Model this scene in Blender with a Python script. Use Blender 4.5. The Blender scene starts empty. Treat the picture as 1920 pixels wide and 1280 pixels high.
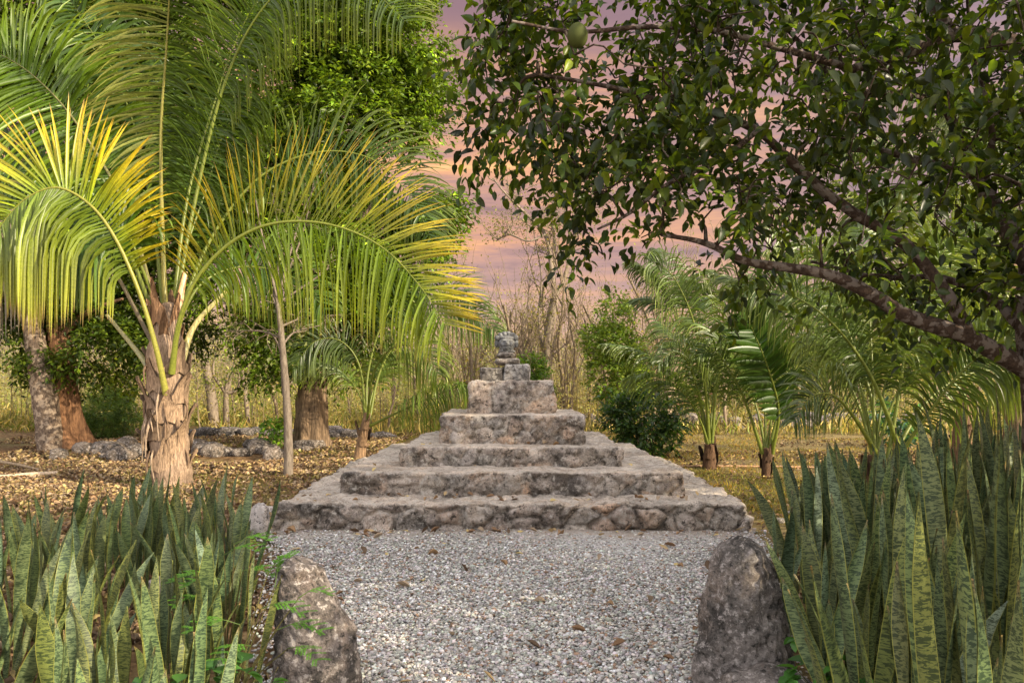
import bpy, math, random
import numpy as np
from mathutils import Vector, Matrix
R = math.radians
rng = np.random.default_rng(7)
random.seed(7)
scene = bpy.context.scene
col = scene.collection

# ------------------------------------------------------------------ camera
F = 1493.0                       # focal length in photo pixels (1920 wide)
CAMZ = 1.5
cam_d = bpy.data.cameras.new('camera'); cam = bpy.data.objects.new('camera', cam_d); col.objects.link(cam)
cam.location = (0, 0, CAMZ); cam.rotation_euler = (R(90), 0, 0)
cam_d.sensor_width = 36; cam_d.lens = 36 * F / 1920; cam_d.shift_y = 65 / 1920
cam_d.clip_start = 0.05; cam_d.clip_end = 2000
scene.camera = cam

# ------------------------------------------------------------------ world and sun
SUN = Vector((0.80, -0.46, 0.41)).normalized()       # towards the sun
sun_el = math.asin(SUN.z); sun_az = math.atan2(SUN.x, SUN.y)
w = bpy.data.worlds.new('World'); scene.world = w; w.use_nodes = True
nt = w.node_tree; nt.nodes.clear()
def nn(t, tree=None, **kw):
    n = (tree or nt).nodes.new(t)
    for k, v in kw.items(): setattr(n, k, v)
    return n
def world():
    L = nt.links.new
    out = nn('ShaderNodeOutputWorld'); bg = nn('ShaderNodeBackground')
    sky = nn('ShaderNodeTexSky', sky_type='NISHITA'); sky.sun_disc = False
    sky.sun_elevation = sun_el; sky.sun_rotation = sun_az; sky.air_density = 1.0; sky.dust_density = 2.5
    tc = nn('ShaderNodeTexCoord'); sp = nn('ShaderNodeSeparateXYZ'); L(tc.outputs['Generated'], sp.inputs[0])
    # cloud field, drawn out along the horizon
    mp = nn('ShaderNodeMapping'); mp.inputs['Scale'].default_value = (2.6, 1.6, 24.0); mp.inputs['Rotation'].default_value = (0, R(4), 0)
    L(tc.outputs['Generated'], mp.inputs['Vector'])
    n1 = nn('ShaderNodeTexNoise'); n1.inputs['Scale'].default_value = 1.5; n1.inputs['Detail'].default_value = 7; n1.inputs['Roughness'].default_value = .62; n1.inputs['Distortion'].default_value = .35
    L(mp.outputs[0], n1.inputs['Vector'])
    cr = nn('ShaderNodeValToRGB'); L(n1.outputs['Fac'], cr.inputs[0])
    e = cr.color_ramp.elements
    e[0].position = .30; e[0].color = (.17, .115, .135, 1)
    e[1].position = .70; e[1].color = (.80, .43, .19, 1)
    x = e.new(.44); x.color = (.36, .21, .185, 1)
    x = e.new(.55); x.color = (.54, .28, .17, 1)
    x = e.new(.62); x.color = (.66, .34, .17, 1)
    # low band: pale lilac grey
    lo = nn('ShaderNodeMapRange'); lo.inputs[1].default_value = .02; lo.inputs[2].default_value = .17; L(sp.outputs['Z'], lo.inputs[0])
    m1 = nn('ShaderNodeMixRGB'); m1.inputs[1].default_value = (.44, .33, .29, 1); L(lo.outputs[0], m1.inputs[0]); L(cr.outputs[0], m1.inputs[2])
    mxl = nn('ShaderNodeMixRGB'); mxl.inputs[0].default_value = .35; L(m1.outputs[0], mxl.inputs[1]); L(cr.outputs[0], mxl.inputs[2])
    # higher: violet dusk
    hi = nn('ShaderNodeMapRange'); hi.inputs[1].default_value = .30; hi.inputs[2].default_value = .42; L(sp.outputs['Z'], hi.inputs[0])
    m2 = nn('ShaderNodeMixRGB'); m2.inputs[2].default_value = (.21, .13, .15, 1); L(hi.outputs[0], m2.inputs[0]); L(mxl.outputs[0], m2.inputs[1])
    # to the right the dusk is bluer
    rt = nn('ShaderNodeMapRange'); rt.inputs[1].default_value = .05; rt.inputs[2].default_value = .5; L(sp.outputs['X'], rt.inputs[0])
    rts = nn('ShaderNodeMath', operation='MULTIPLY'); rts.inputs[1].default_value = .7; L(rt.outputs[0], rts.inputs[0])
    m3 = nn('ShaderNodeMixRGB'); m3.inputs[2].default_value = (.22, .17, .21, 1); L(rts.outputs[0], m3.inputs[0]); L(m2.outputs[0], m3.inputs[1])
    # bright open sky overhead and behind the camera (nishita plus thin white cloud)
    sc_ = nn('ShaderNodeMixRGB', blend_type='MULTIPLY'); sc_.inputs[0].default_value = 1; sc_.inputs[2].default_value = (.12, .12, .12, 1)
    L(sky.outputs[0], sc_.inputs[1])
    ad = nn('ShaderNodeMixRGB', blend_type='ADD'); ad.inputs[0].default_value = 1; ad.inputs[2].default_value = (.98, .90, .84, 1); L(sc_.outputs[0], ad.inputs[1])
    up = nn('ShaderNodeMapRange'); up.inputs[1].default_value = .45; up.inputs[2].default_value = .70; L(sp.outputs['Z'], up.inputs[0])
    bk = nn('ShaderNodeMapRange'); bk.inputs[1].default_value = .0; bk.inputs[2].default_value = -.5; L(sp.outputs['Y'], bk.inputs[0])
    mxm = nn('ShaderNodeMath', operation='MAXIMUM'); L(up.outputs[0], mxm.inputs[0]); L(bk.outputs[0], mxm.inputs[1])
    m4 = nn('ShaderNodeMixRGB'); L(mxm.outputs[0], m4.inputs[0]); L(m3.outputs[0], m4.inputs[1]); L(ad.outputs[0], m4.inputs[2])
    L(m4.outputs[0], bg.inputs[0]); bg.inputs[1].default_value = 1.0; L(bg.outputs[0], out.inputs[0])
world()
sl = bpy.data.lights.new('sun', 'SUN'); sl.energy = 5.0; sl.angle = R(.5); sl.color = (1.0, .86, .62)
so = bpy.data.objects.new('sun', sl); col.objects.link(so)
so.rotation_euler = SUN.to_track_quat('Z', 'Y').to_euler(); so.location = SUN * 60
scene.view_settings.view_transform = 'Standard'; scene.view_settings.look = 'None'
scene.view_settings.exposure = 0.74; scene.view_settings.gamma = 1; scene.view_settings.use_curve_mapping = False
scene.cycles.max_bounces = 6; scene.cycles.diffuse_bounces = 3; scene.cycles.glossy_bounces = 2
scene.cycles.transmission_bounces = 4; scene.cycles.transparent_max_bounces = 4
scene.cycles.sample_clamp_indirect = 4

# ------------------------------------------------------------------ numeric helpers
def P(px, py, Y): return np.array([(px - 960) * Y / F, Y, CAMZ - (py - 705) * Y / F])
def unit(v): return v / np.maximum(np.linalg.norm(v, axis=-1, keepdims=True), 1e-9)
def _h(ix, iy, iz, s):
    n = (ix.astype(np.int64) * 374761393 + iy.astype(np.int64) * 668265263 + iz.astype(np.int64) * 2147483629 + s * 974634777) & 0xffffffff
    n = ((n ^ (n >> 13)) * 1274126177) & 0xffffffff
    n = ((n ^ (n >> 16)) * 2246822519) & 0xffffffff
    return ((n ^ (n >> 15)) & 0xffffff) / float(0xffffff)
def vn(p, s=0):
    i = np.floor(p); f = p - i; f = f * f * (3 - 2 * f); x, y, z = i[..., 0], i[..., 1], i[..., 2]; r = 0
    for a in (0, 1):
        for b in (0, 1):
            for c in (0, 1):
                wgt = (f[..., 0] if a else 1 - f[..., 0]) * (f[..., 1] if b else 1 - f[..., 1]) * (f[..., 2] if c else 1 - f[..., 2])
                r = r + wgt * _h(x + a, y + b, z + c, s)
    return r * 2 - 1
def fbm(p, o=4, s=0):
    r = 0; a = .5
    for k in range(o): r = r + a * vn(p * 2 ** k, s + k * 17); a *= .5
    return r
def voro(p, s=0):
    i = np.floor(p); F1 = np.full(p.shape[:-1], 9.); F2 = F1.copy(); ID = F1 * 0
    for a in (-1, 0, 1):
        for b in (-1, 0, 1):
            for c in (-1, 0, 1):
                x, y, z = i[..., 0] + a, i[..., 1] + b, i[..., 2] + c
                q = np.stack([x + _h(x, y, z, s), y + _h(x, y, z, s + 1), z + _h(x, y, z, s + 2)], -1)
                d = np.linalg.norm(q - p, axis=-1); idv = _h(x, y, z, s + 3)
                n = d < F1; F2 = np.where(n, F1, np.minimum(F2, d)); ID = np.where(n, idv, ID); F1 = np.where(n, d, F1)
    return F1, F2, ID
def sstep(a, b, x): t = np.clip((x - a) / (b - a), 0, 1); return t * t * (3 - 2 * t)
def catmull(pts, n):
    pts = np.asarray(pts, float); q = np.vstack([2 * pts[0] - pts[1], pts, 2 * pts[-1] - pts[-2]]); m = len(pts) - 1
    t = np.linspace(0, m, n); k = np.minimum(t.astype(int), m - 1); u = (t - k)[:, None]
    a, b, c, d = q[k], q[k + 1], q[k + 2], q[k + 3]
    return .5 * (2 * b + (c - a) * u + (2 * a - 5 * b + 4 * c - d) * u ** 2 + (3 * b - a - 3 * c + d) * u ** 3)
def ground_off(o):
    v = np.zeros(3)
    while o is not None: v += np.array(o.location); o = o.parent
    return v

def ordinal(n):
    ones = ['', 'first', 'second', 'third', 'fourth', 'fifth', 'sixth', 'seventh', 'eighth', 'ninth', 'tenth', 'eleventh', 'twelfth', 'thirteenth', 'fourteenth', 'fifteenth', 'sixteenth', 'seventeenth', 'eighteenth', 'nineteenth']
    if n < 20: return ones[n]
    t, o = divmod(n, 10); tens = ['', '', 'twent', 'thirt', 'fort', 'fift', 'sixt', 'sevent', 'eight', 'ninet'][t]
    return tens + 'ieth' if o == 0 else tens + 'y-' + ones[o]

class MB:
    """collects geometry, links it as ONE mesh object"""
    def __init__(s): s.v = []; s.c = []; s.f4 = []; s.f3 = []; s.uv = []; s.n = 0
    def add(s, v, quads=None, tris=None, c=(.5, .5, .5), uv=None):
        v = np.asarray(v, float).reshape(-1, 3); s.v.append(v)
        c = np.asarray(c, float); s.c.append(np.broadcast_to(c, v.shape) if c.ndim == 1 else c.reshape(-1, 3))
        s.uv.append(np.zeros((len(v), 2)) if uv is None else np.asarray(uv, float).reshape(-1, 2))
        if quads is not None and len(quads): s.f4.append(np.asarray(quads, np.int64).reshape(-1, 4) + s.n)
        if tris is not None and len(tris): s.f3.append(np.asarray(tris, np.int64).reshape(-1, 3) + s.n)
        s.n += len(v); return s
    def tube(s, pts, rad, c=(.3, .25, .2), k=6, cap=True, rough=0, seed=0):
        pts = np.asarray(pts, float); m = len(pts); rad = np.broadcast_to(np.asarray(rad, float), (m,))
        T = unit(np.gradient(pts, axis=0)); ref = np.array([.13, .97, .21]) if abs(T[0, 1]) < .8 else np.array([.97, .13, .21])
        A = unit(np.cross(T, ref)); B = np.cross(T, A); a = np.linspace(0, 2 * np.pi, k, endpoint=False)
        ring = A[:, None] * np.cos(a)[None, :, None] + B[:, None] * np.sin(a)[None, :, None]
        rr = rad[:, None, None] * np.ones((m, k, 1)); V = pts[:, None] + ring * rr
        if rough: V = V + ring * rr * (rough * fbm(V * 5 / max(rad[0] * 4, .05) * .4, 3, seed))[..., None]
        i = np.arange(m - 1)[:, None] * k; j = np.arange(k)[None]; j2 = (j + 1) % k
        q = np.stack([i + j, i + j2, i + k + j2, i + k + j], -1).reshape(-1, 4)
        L = np.concatenate([[0], np.cumsum(np.linalg.norm(np.diff(pts, axis=0), axis=1))])
        uv = np.stack([np.broadcast_to(a / 6.283, (m, k)), np.broadcast_to(L[:, None], (m, k))], -1)
        cc = np.asarray(c, float)
        if cc.ndim == 2: cc = np.repeat(cc[:, None], k, 1).reshape(-1, 3)
        s.add(V, q, None, cc, uv)
        if cap:
            n0 = s.n; cv = cc[-1] if cc.ndim == 2 else cc; ce = cc[0] if cc.ndim == 2 else cc
            s.add(np.vstack([V[-1], pts[-1:] + T[-1] * rad[-1] * .3]), None, [(a_, (a_ + 1) % k, k) for a_ in range(k)], cv)
            s.add(np.vstack([V[0], pts[:1]]), None, [((a_ + 1) % k, a_, k) for a_ in range(k)], ce)
        return s
    def inst(s, TV, TQ, TT, O, X, Yv, Z, L, W, c):
        """stamp template (x along length, y across, z up) at many frames"""
        N = len(O)
        V = O[:, None] + X[:, None] * (TV[None, :, 0:1] * L[:, None, None]) + Yv[:, None] * (TV[None, :, 1:2] * W[:, None, None]) + Z[:, None] * (TV[None, :, 2:3] * L[:, None, None])
        m = len(TV); off = (np.arange(N) * m)[:, None, None]
        q = None if TQ is None else (np.asarray(TQ)[None] + off).reshape(-1, 4)
        t = None if TT is None else (np.asarray(TT)[None] + off).reshape(-1, 3)
        c = np.asarray(c, float); c = np.broadcast_to(c, (N, 3)) if c.ndim == 1 else c
        s.add(V, q, t, np.repeat(c, m, 0)); return s
    def build(s, name, mat, parent=None, base=None, smooth=True):
        V = np.vstack(s.v); C = np.vstack(s.c); UV = np.vstack(s.uv)
        off = ground_off(parent) if parent is not None else (np.zeros(3) if base is None else np.asarray(base, float))
        V = V - off
        f4 = np.vstack(s.f4) if s.f4 else np.zeros((0, 4), np.int64); f3 = np.vstack(s.f3) if s.f3 else np.zeros((0, 3), np.int64)
        loops = np.concatenate([f4.ravel(), f3.ravel()]).astype(np.int32)
        tot = np.concatenate([np.full(len(f4), 4), np.full(len(f3), 3)]).astype(np.int32)
        st = np.concatenate([[0], np.cumsum(tot)[:-1]]).astype(np.int32)
        me = bpy.data.meshes.new(name); me.vertices.add(len(V)); me.vertices.foreach_set('co', V.astype(np.float32).ravel())
        me.loops.add(len(loops)); me.loops.foreach_set('vertex_index', loops)
        me.polygons.add(len(tot)); me.polygons.foreach_set('loop_start', st)
        me.polygons.foreach_set('use_smooth', np.full(len(tot), smooth))
        at = me.color_attributes.new('col', 'FLOAT_COLOR', 'POINT')
        at.data.foreach_set('color', np.hstack([C, np.ones((len(C), 1))]).astype(np.float32).ravel())
        ul = me.uv_layers.new(name='UVMap'); ul.data.foreach_set('uv', UV[loops].astype(np.float32).ravel())
        me.materials.append(mat); me.update(calc_edges=True); me.validate()
        o = bpy.data.objects.new(name, me); col.objects.link(o)
        if parent is not None: o.parent = parent
        elif base is not None: o.location = [float(a) for a in base]
        return o

def thing(name, label, cat, loc=(0, 0, 0), group=None):
    o = bpy.data.objects.new(name, None); col.objects.link(o); o.location = [float(a) for a in loc]; o.empty_display_size = .1
    o['label'] = label; o['category'] = cat
    if group: o['group'] = group
    return o
def tag(o, label, cat, group=None, kind=None):
    o['label'] = label; o['category'] = cat
    if group: o['group'] = group
    if kind: o['kind'] = kind
    return o
def copy_tree(o, parent=None):
    c = o.copy(); col.objects.link(c); c.parent = parent
    for ch in list(o.children): copy_tree(ch, c)
    return c

# ------------------------------------------------------------------ materials
def new_mat(name):
    m = bpy.data.materials.new(name); m.use_nodes = True; t = m.node_tree; t.nodes.clear()
    o = t.nodes.new('ShaderNodeOutputMaterial'); b = t.nodes.new('ShaderNodeBsdfPrincipled'); t.links.new(b.outputs[0], o.inputs[0])
    return m, t, b, o
def noise_n(t, scale, detail=5, rough=.6, vec=None, dist=0):
    n = t.nodes.new('ShaderNodeTexNoise'); n.inputs['Scale'].default_value = scale; n.inputs['Detail'].default_value = detail
    n.inputs['Roughness'].default_value = rough; n.inputs['Distortion'].default_value = dist
    if vec is not None: t.links.new(vec, n.inputs['Vector'])
    return n
def ramp_n(t, src, stops):
    r = t.nodes.new('ShaderNodeValToRGB'); e = r.color_ramp.elements
    e[0].position, e[0].color = stops[0][0], (*stops[0][1], 1); e[1].position, e[1].color = stops[-1][0], (*stops[-1][1], 1)
    for p, c in stops[1:-1]: x = e.new(p); x.color = (*c, 1)
    t.links.new(src, r.inputs[0]); return r
def mix_n(t, fac, a, b, mode='MIX'):
    m = t.nodes.new('ShaderNodeMixRGB'); m.blend_type = mode
    for i, v in ((0, fac), (1, a), (2, b)):
        if hasattr(v, 'links') or hasattr(v, 'is_output'): t.links.new(v, m.inputs[i])
        elif i == 0: m.inputs[0].default_value = v
        else: m.inputs[i].default_value = (*v, 1)
    return m
def bump_n(t, src, strength, dist, bsdf):
    b = t.nodes.new('ShaderNodeBump'); b.inputs['Strength'].default_value = strength; b.inputs['Distance'].default_value = dist
    t.links.new(src, b.inputs['Height']); t.links.new(b.outputs[0], bsdf.inputs['Normal']); return b
def attr_n(t, n='col'):
    a = t.nodes.new('ShaderNodeAttribute'); a.attribute_name = n; return a
def objc(t, scale=(1, 1, 1)):
    tc = t.nodes.new('ShaderNodeTexCoord'); mp = t.nodes.new('ShaderNodeMapping'); mp.inputs['Scale'].default_value = scale
    t.links.new(tc.outputs['Object'], mp.inputs[0]); return mp.outputs[0]

def leaf_mat(name, rough=.42, spec=.4, trans=.45, tgain=(1.25, 1.25, .7), nscale=9):
    m, t, b, o = new_mat(name); a = attr_n(t); n = noise_n(t, nscale, 3, .6, objc(t))
    r = ramp_n(t, n.outputs[0], [(.3, (.72, .74, .8)), (.7, (1.22, 1.2, 1.05))])
    c = mix_n(t, 1., a.outputs['Color'], r.outputs[0], 'MULTIPLY')
    t.links.new(c.outputs[0], b.inputs['Base Color']); b.inputs['Roughness'].default_value = rough; b.inputs['Specular IOR Level'].default_value = spec
    tr = t.nodes.new('ShaderNodeBsdfTranslucent'); tc = mix_n(t, 1., c.outputs[0], tgain, 'MULTIPLY'); t.links.new(tc.outputs[0], tr.inputs[0])
    mx = t.nodes.new('ShaderNodeMixShader'); mx.inputs[0].default_value = trans
    t.links.new(b.outputs[0], mx.inputs[1]); t.links.new(tr.outputs[0], mx.inputs[2]); t.links.new(mx.outputs[0], o.inputs[0]); return m
def bark_mat(name, dark, light, scale=(6, 6, 1.5), patch=None, bump=.02):
    m, t, b, o = new_mat(name); a = attr_n(t); v = objc(t, scale); n = noise_n(t, 4, 8, .7, v, .3)
    r = ramp_n(t, n.outputs[0], [(.32, dark), (.5, tuple((d + l) / 2 for d, l in zip(dark, light))), (.66, light)])
    c = r.outputs[0]
    if patch:
        n2 = noise_n(t, patch[1], 3, .5, objc(t)); f = ramp_n(t, n2.outputs[0], [(.50, (0, 0, 0)), (.56, (1, 1, 1))])
        c = mix_n(t, f.outputs[0], c, patch[0]).outputs[0]
    c = mix_n(t, 1., c, a.outputs['Color'], 'MULTIPLY').outputs[0]
    t.links.new(c, b.inputs['Base Color']); b.inputs['Roughness'].default_value = .88; b.inputs['Specular IOR Level'].default_value = .2
    bump_n(t, n.outputs[0], .9, bump, b); return m
def stone_mat(name, lich=(.035, .034, .032), pale=(.50, .48, .44), dark_amt=.5, s=1.0, dk=.47, flat=1.):
    m, t, b, o = new_mat(name); a = attr_n(t); v = objc(t)
    n1 = noise_n(t, 3.2 * s, 9, .72, v, .2); n2 = noise_n(t, 17 * s, 8, .75, v); n3 = noise_n(t, 60 * s, 6, .7, v)
    base = mix_n(t, 1., a.outputs['Color'], ramp_n(t, n3.outputs[0], [(.3, (.62, .6, .58)), (.7, (1.3, 1.3, 1.3))]).outputs[0], 'MULTIPLY')
    f1 = ramp_n(t, n1.outputs[0], [(dk, (0, 0, 0)), (dk + .12, (dark_amt,) * 3)])
    n5 = noise_n(t, 2.6 * s, 6, .65, v, .5); pk = ramp_n(t, n5.outputs[0], [(.50, (1, 1, 1)), (.60, (1.06, .99, .92)), (.72, (1.02, .95, .88))])
    base = mix_n(t, 1., base.outputs[0], pk.outputs[0], 'MULTIPLY')
    dn = t.nodes.new('ShaderNodeVectorMath'); dn.operation = 'MULTIPLY_ADD'; dn.inputs[1].default_value = (.22, .22, .22); t.links.new(n2.outputs['Color'], dn.inputs[0]); t.links.new(v, dn.inputs[2])
    vc = t.nodes.new('ShaderNodeTexVoronoi'); vc.feature = 'DISTANCE_TO_EDGE'; vc.inputs['Scale'].default_value = 6.5 * s; t.links.new(dn.outputs[0], vc.inputs['Vector'])
    ck = ramp_n(t, vc.outputs['Distance'], [(.0, (.28, .26, .24)), (.035, (1, 1, 1))]); base = mix_n(t, .85, base.outputs[0], ck.outputs[0], 'MULTIPLY')
    ge = t.nodes.new('ShaderNodeNewGeometry'); sz = t.nodes.new('ShaderNodeSeparateXYZ'); t.links.new(ge.outputs['Normal'], sz.inputs[0])
    fl = t.nodes.new('ShaderNodeMapRange'); fl.inputs[1].default_value = .45; fl.inputs[2].default_value = .95; fl.inputs[3].default_value = 1; fl.inputs[4].default_value = flat; t.links.new(sz.outputs['Z'], fl.inputs[0])
    def damp(src): k = t.nodes.new('ShaderNodeMath'); k.operation = 'MULTIPLY'; t.links.new(src, k.inputs[0]); t.links.new(fl.outputs[0], k.inputs[1]); return k.outputs[0]
    c = mix_n(t, damp(f1.outputs[0]), base.outputs[0], lich)
    f2 = ramp_n(t, n2.outputs[0], [(.54, (0, 0, 0)), (.60, (.85, .85, .85))])
    c = mix_n(t, f2.outputs[0], c.outputs[0], pale)
    f3 = ramp_n(t, n2.outputs[0], [(.39, (.9, .9, .9)), (.45, (0, 0, 0))])
    c = mix_n(t, damp(f3.outputs[0]), c.outputs[0], lich)
    t.links.new(c.outputs[0], b.inputs['Base Color']); b.inputs['Roughness'].default_value = .93; b.inputs['Specular IOR Level'].default_value = .15
    s1 = t.nodes.new('ShaderNodeMath'); s1.operation = 'ADD'; t.links.new(n2.outputs[0], s1.inputs[0])
    s2 = t.nodes.new('ShaderNodeMath'); s2.operation = 'MULTIPLY'; s2.inputs[1].default_value = .5; t.links.new(n3.outputs[0], s2.inputs[0]); t.links.new(s2.outputs[0], s1.inputs[1])
    bump_n(t, s1.outputs[0], 1., .032 / s, b); return m

M = {}
M['leaf'] = leaf_mat('broad_leaf')
M['glossy'] = leaf_mat('glossy_leaf', .36, .4, .45, (2.6, 2.6, .6), 30)
M['palm'] = leaf_mat('palm_leaflet', .34, .45, .40, (1.2, 1.2, .55), 40)
M['dry'] = leaf_mat('dry_leaf', .75, .15, .2, (1, 1, 1), 30)
M['grass'] = leaf_mat('grass_blade', .6, .2, .4, (1.1, 1.1, .7), 1.2)
M['bark'] = bark_mat('grey_bark', (.05, .035, .026), (.30, .215, .15), (9, 9, 1.2))
M['bark_citrus'] = bark_mat('citrus_bark', (.04, .026, .02), (.13, .088, .068), (14, 14, 14), ((.24, .20, .18), 22), .008)
M['bark_orange'] = bark_mat('orange_bark', (.08, .045, .028), (.30, .17, .095), (9, 9, 1.2), None, .03)
M['bark_speck'] = bark_mat('speckled_bark', (.05, .036, .028), (.24, .17, .12), (9, 9, 5), ((.34, .26, .19), 11), .015)
M['bark_palm'] = bark_mat('palm_bark', (.11, .08, .06), (.52, .41, .31), (14, 14, 2.2), None, .02)
M['bark_thin'] = bark_mat('sapling_bark', (.12, .09, .07), (.32, .26, .20), (9, 9, 2), None, .01)
M['stone'] = stone_mat('weathered_masonry', dark_amt=.75, dk=.46, flat=.5, lich=(.045, .038, .032), pale=(.46, .42, .37))
M['rock'] = stone_mat('boulder_limestone', dark_amt=.75, s=1.5, dk=.46, pale=(.50, .45, .42))
M['carved'] = stone_mat('carved_stone', (.05, .052, .055), (.34, .35, .35), .6, 1.6)
def pebble():
    m, t, b, o = new_mat('pebble'); a = attr_n(t); t.links.new(a.outputs['Color'], b.inputs['Base Color']); b.inputs['Roughness'].default_value = .8; return m
M['pebble'] = pebble()
def snake():
    m, t, b, o = new_mat('snake_plant_leaf'); a = attr_n(t)
    uv = t.nodes.new('ShaderNodeUVMap'); uv.uv_map = 'UVMap'; sp = t.nodes.new('ShaderNodeSeparateXYZ'); t.links.new(uv.outputs[0], sp.inputs[0])
    oi = t.nodes.new('ShaderNodeObjectInfo')
    mp = t.nodes.new('ShaderNodeMapping'); mp.inputs['Scale'].default_value = (2.4, 125, 1); t.links.new(uv.outputs[0], mp.inputs[0])
    cx = t.nodes.new('ShaderNodeCombineXYZ'); mu = t.nodes.new('ShaderNodeMath'); mu.operation = 'MULTIPLY'; mu.inputs[1].default_value = 60; t.links.new(oi.outputs['Random'], mu.inputs[0]); t.links.new(mu.outputs[0], cx.inputs[2]); t.links.new(mu.outputs[0], cx.inputs[1])
    av = t.nodes.new('ShaderNodeVectorMath'); av.operation = 'ADD'; t.links.new(mp.outputs[0], av.inputs[0]); t.links.new(cx.outputs[0], av.inputs[1])
    n = noise_n(t, 1., 4, .62, av.outputs[0], .9)
    f = ramp_n(t, n.outputs[0], [(.47, (0, 0, 0)), (.54, (.95, .95, .95))])
    dark = mix_n(t, 1., a.outputs['Color'], (.20, .27, .27), 'MULTIPLY')
    hue = ramp_n(t, oi.outputs['Random'], [(0, (.95, 1, .8)), (.45, (1, 1, 1)), (.8, (1.15, 1.1, .75)), (1, (.95, 1.08, 1.5))])
    base = mix_n(t, 1., a.outputs['Color'], hue.outputs[0], 'MULTIPLY')
    c = mix_n(t, f.outputs[0], base.outputs[0], dark.outputs[0])
    # yellowish margins
    e1 = t.nodes.new('ShaderNodeMath'); e1.operation = 'SUBTRACT'; e1.inputs[1].default_value = .5; t.links.new(sp.outputs['X'], e1.inputs[0])
    e2 = t.nodes.new('ShaderNodeMath'); e2.operation = 'ABSOLUTE'; t.links.new(e1.outputs[0], e2.inputs[0])
    e3 = ramp_n(t, e2.outputs[0], [(.455, (0, 0, 0)), (.48, (.8, .8, .8))])
    c = mix_n(t, e3.outputs[0], c.outputs[0], (.26, .26, .05))
    t.links.new(c.outputs[0], b.inputs['Base Color']); b.inputs['Roughness'].default_value = .42; b.inputs['Specular IOR Level'].default_value = .35
    lines = t.nodes.new('ShaderNodeMapping'); lines.inputs['Scale'].default_value = (60, 2, 1); t.links.new(uv.outputs[0], lines.inputs[0])
    nb = noise_n(t, 1, 2, .5, lines.outputs[0]); bump_n(t, nb.outputs[0], .5, .002, b)
    tr = t.nodes.new('ShaderNodeBsdfTranslucent'); t.links.new(c.outputs[0], tr.inputs[0]); mx = t.nodes.new('ShaderNodeMixShader'); mx.inputs[0].default_value = .12
    t.links.new(b.outputs[0], mx.inputs[1]); t.links.new(tr.outputs[0], mx.inputs[2]); t.links.new(mx.outputs[0], o.inputs[0]); return m
M['snake'] = snake()
def ground_mat():
    m, t, b, o = new_mat('forest_floor'); v = objc(t)
    n1 = noise_n(t, .35, 5, .6, v); n2 = noise_n(t, 6, 8, .75, v); n3 = noise_n(t, 35, 6, .8, v)
    vo = t.nodes.new('ShaderNodeTexVoronoi'); vo.inputs['Scale'].default_value = 16; t.links.new(v, vo.inputs['Vector'])
    lit = ramp_n(t, vo.outputs['Color'], [(.1, (.10, .055, .03)), (.4, (.23, .13, .065)), (.7, (.34, .21, .10)), (.95, (.48, .36, .20))])
    gr = ramp_n(t, n3.outputs[0], [(.3, (.11, .085, .04)), (.5, (.25, .195, .085)), (.72, (.46, .37, .18))])
    f = ramp_n(t, n1.outputs[0], [(.42, (0, 0, 0)), (.58, (1, 1, 1))])
    sx = t.nodes.new('ShaderNodeSeparateXYZ'); t.links.new(v, sx.inputs[0])
    mr = t.nodes.new('ShaderNodeMapRange'); mr.inputs[1].default_value = -1.5; mr.inputs[2].default_value = 3; t.links.new(sx.outputs['X'], mr.inputs[0])
    fm = mix_n(t, mr.outputs[0], f.outputs[0], (.85, .85, .85))
    c = mix_n(t, fm.outputs[0], lit.outputs[0], gr.outputs[0])
    c2 = mix_n(t, 1., c.outputs[0], ramp_n(t, n2.outputs[0], [(.3, (.55, .55, .55)), (.7, (1.25, 1.25, 1.25))]).outputs[0], 'MULTIPLY')
    t.links.new(c2.outputs[0], b.inputs['Base Color']); b.inputs['Roughness'].default_value = .95; b.inputs['Specular IOR Level'].default_value = .1
    bump_n(t, n3.outputs[0], 1., .05, b); return m
M['ground'] = ground_mat()
def path_mat():
    m, t, b, o = new_mat('gravel_bed'); v = objc(t)
    vo = t.nodes.new('ShaderNodeTexVoronoi'); vo.inputs['Scale'].default_value = 62; t.links.new(v, vo.inputs['Vector'])
    g = ramp_n(t, vo.outputs['Color'], [(.05, (.13, .12, .11)), (.35, (.30, .28, .26)), (.65, (.46, .44, .41)), (.95, (.66, .63, .58))])
    n = noise_n(t, 2.2, 6, .7, v); n4 = noise_n(t, 90, 6, .7, v)
    sx = t.nodes.new('ShaderNodeSeparateXYZ'); t.links.new(v, sx.inputs[0])
    ad = t.nodes.new('ShaderNodeMath'); ad.operation = 'MULTIPLY_ADD'; ad.inputs[1].default_value = 1.6; t.links.new(n.outputs[0], ad.inputs[0]); t.links.new(sx.outputs['Y'], ad.inputs[2])
    f = t.nodes.new('ShaderNodeMapRange'); f.inputs[1].default_value = 7.9; f.inputs[2].default_value = 8.4; t.links.new(ad.outputs[0], f.inputs[0])
    dirt = ramp_n(t, n4.outputs[0], [(.3, (.22, .17, .13)), (.7, (.46, .39, .32))])
    c = mix_n(t, f.outputs[0], g.outputs[0], dirt.outputs[0])
    t.links.new(c.outputs[0], b.inputs['Base Color']); b.inputs['Roughness'].default_value = .95
    bump_n(t, vo.outputs['Distance'], 1., .02, b).invert = True; return m
M['path'] = path_mat()

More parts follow.
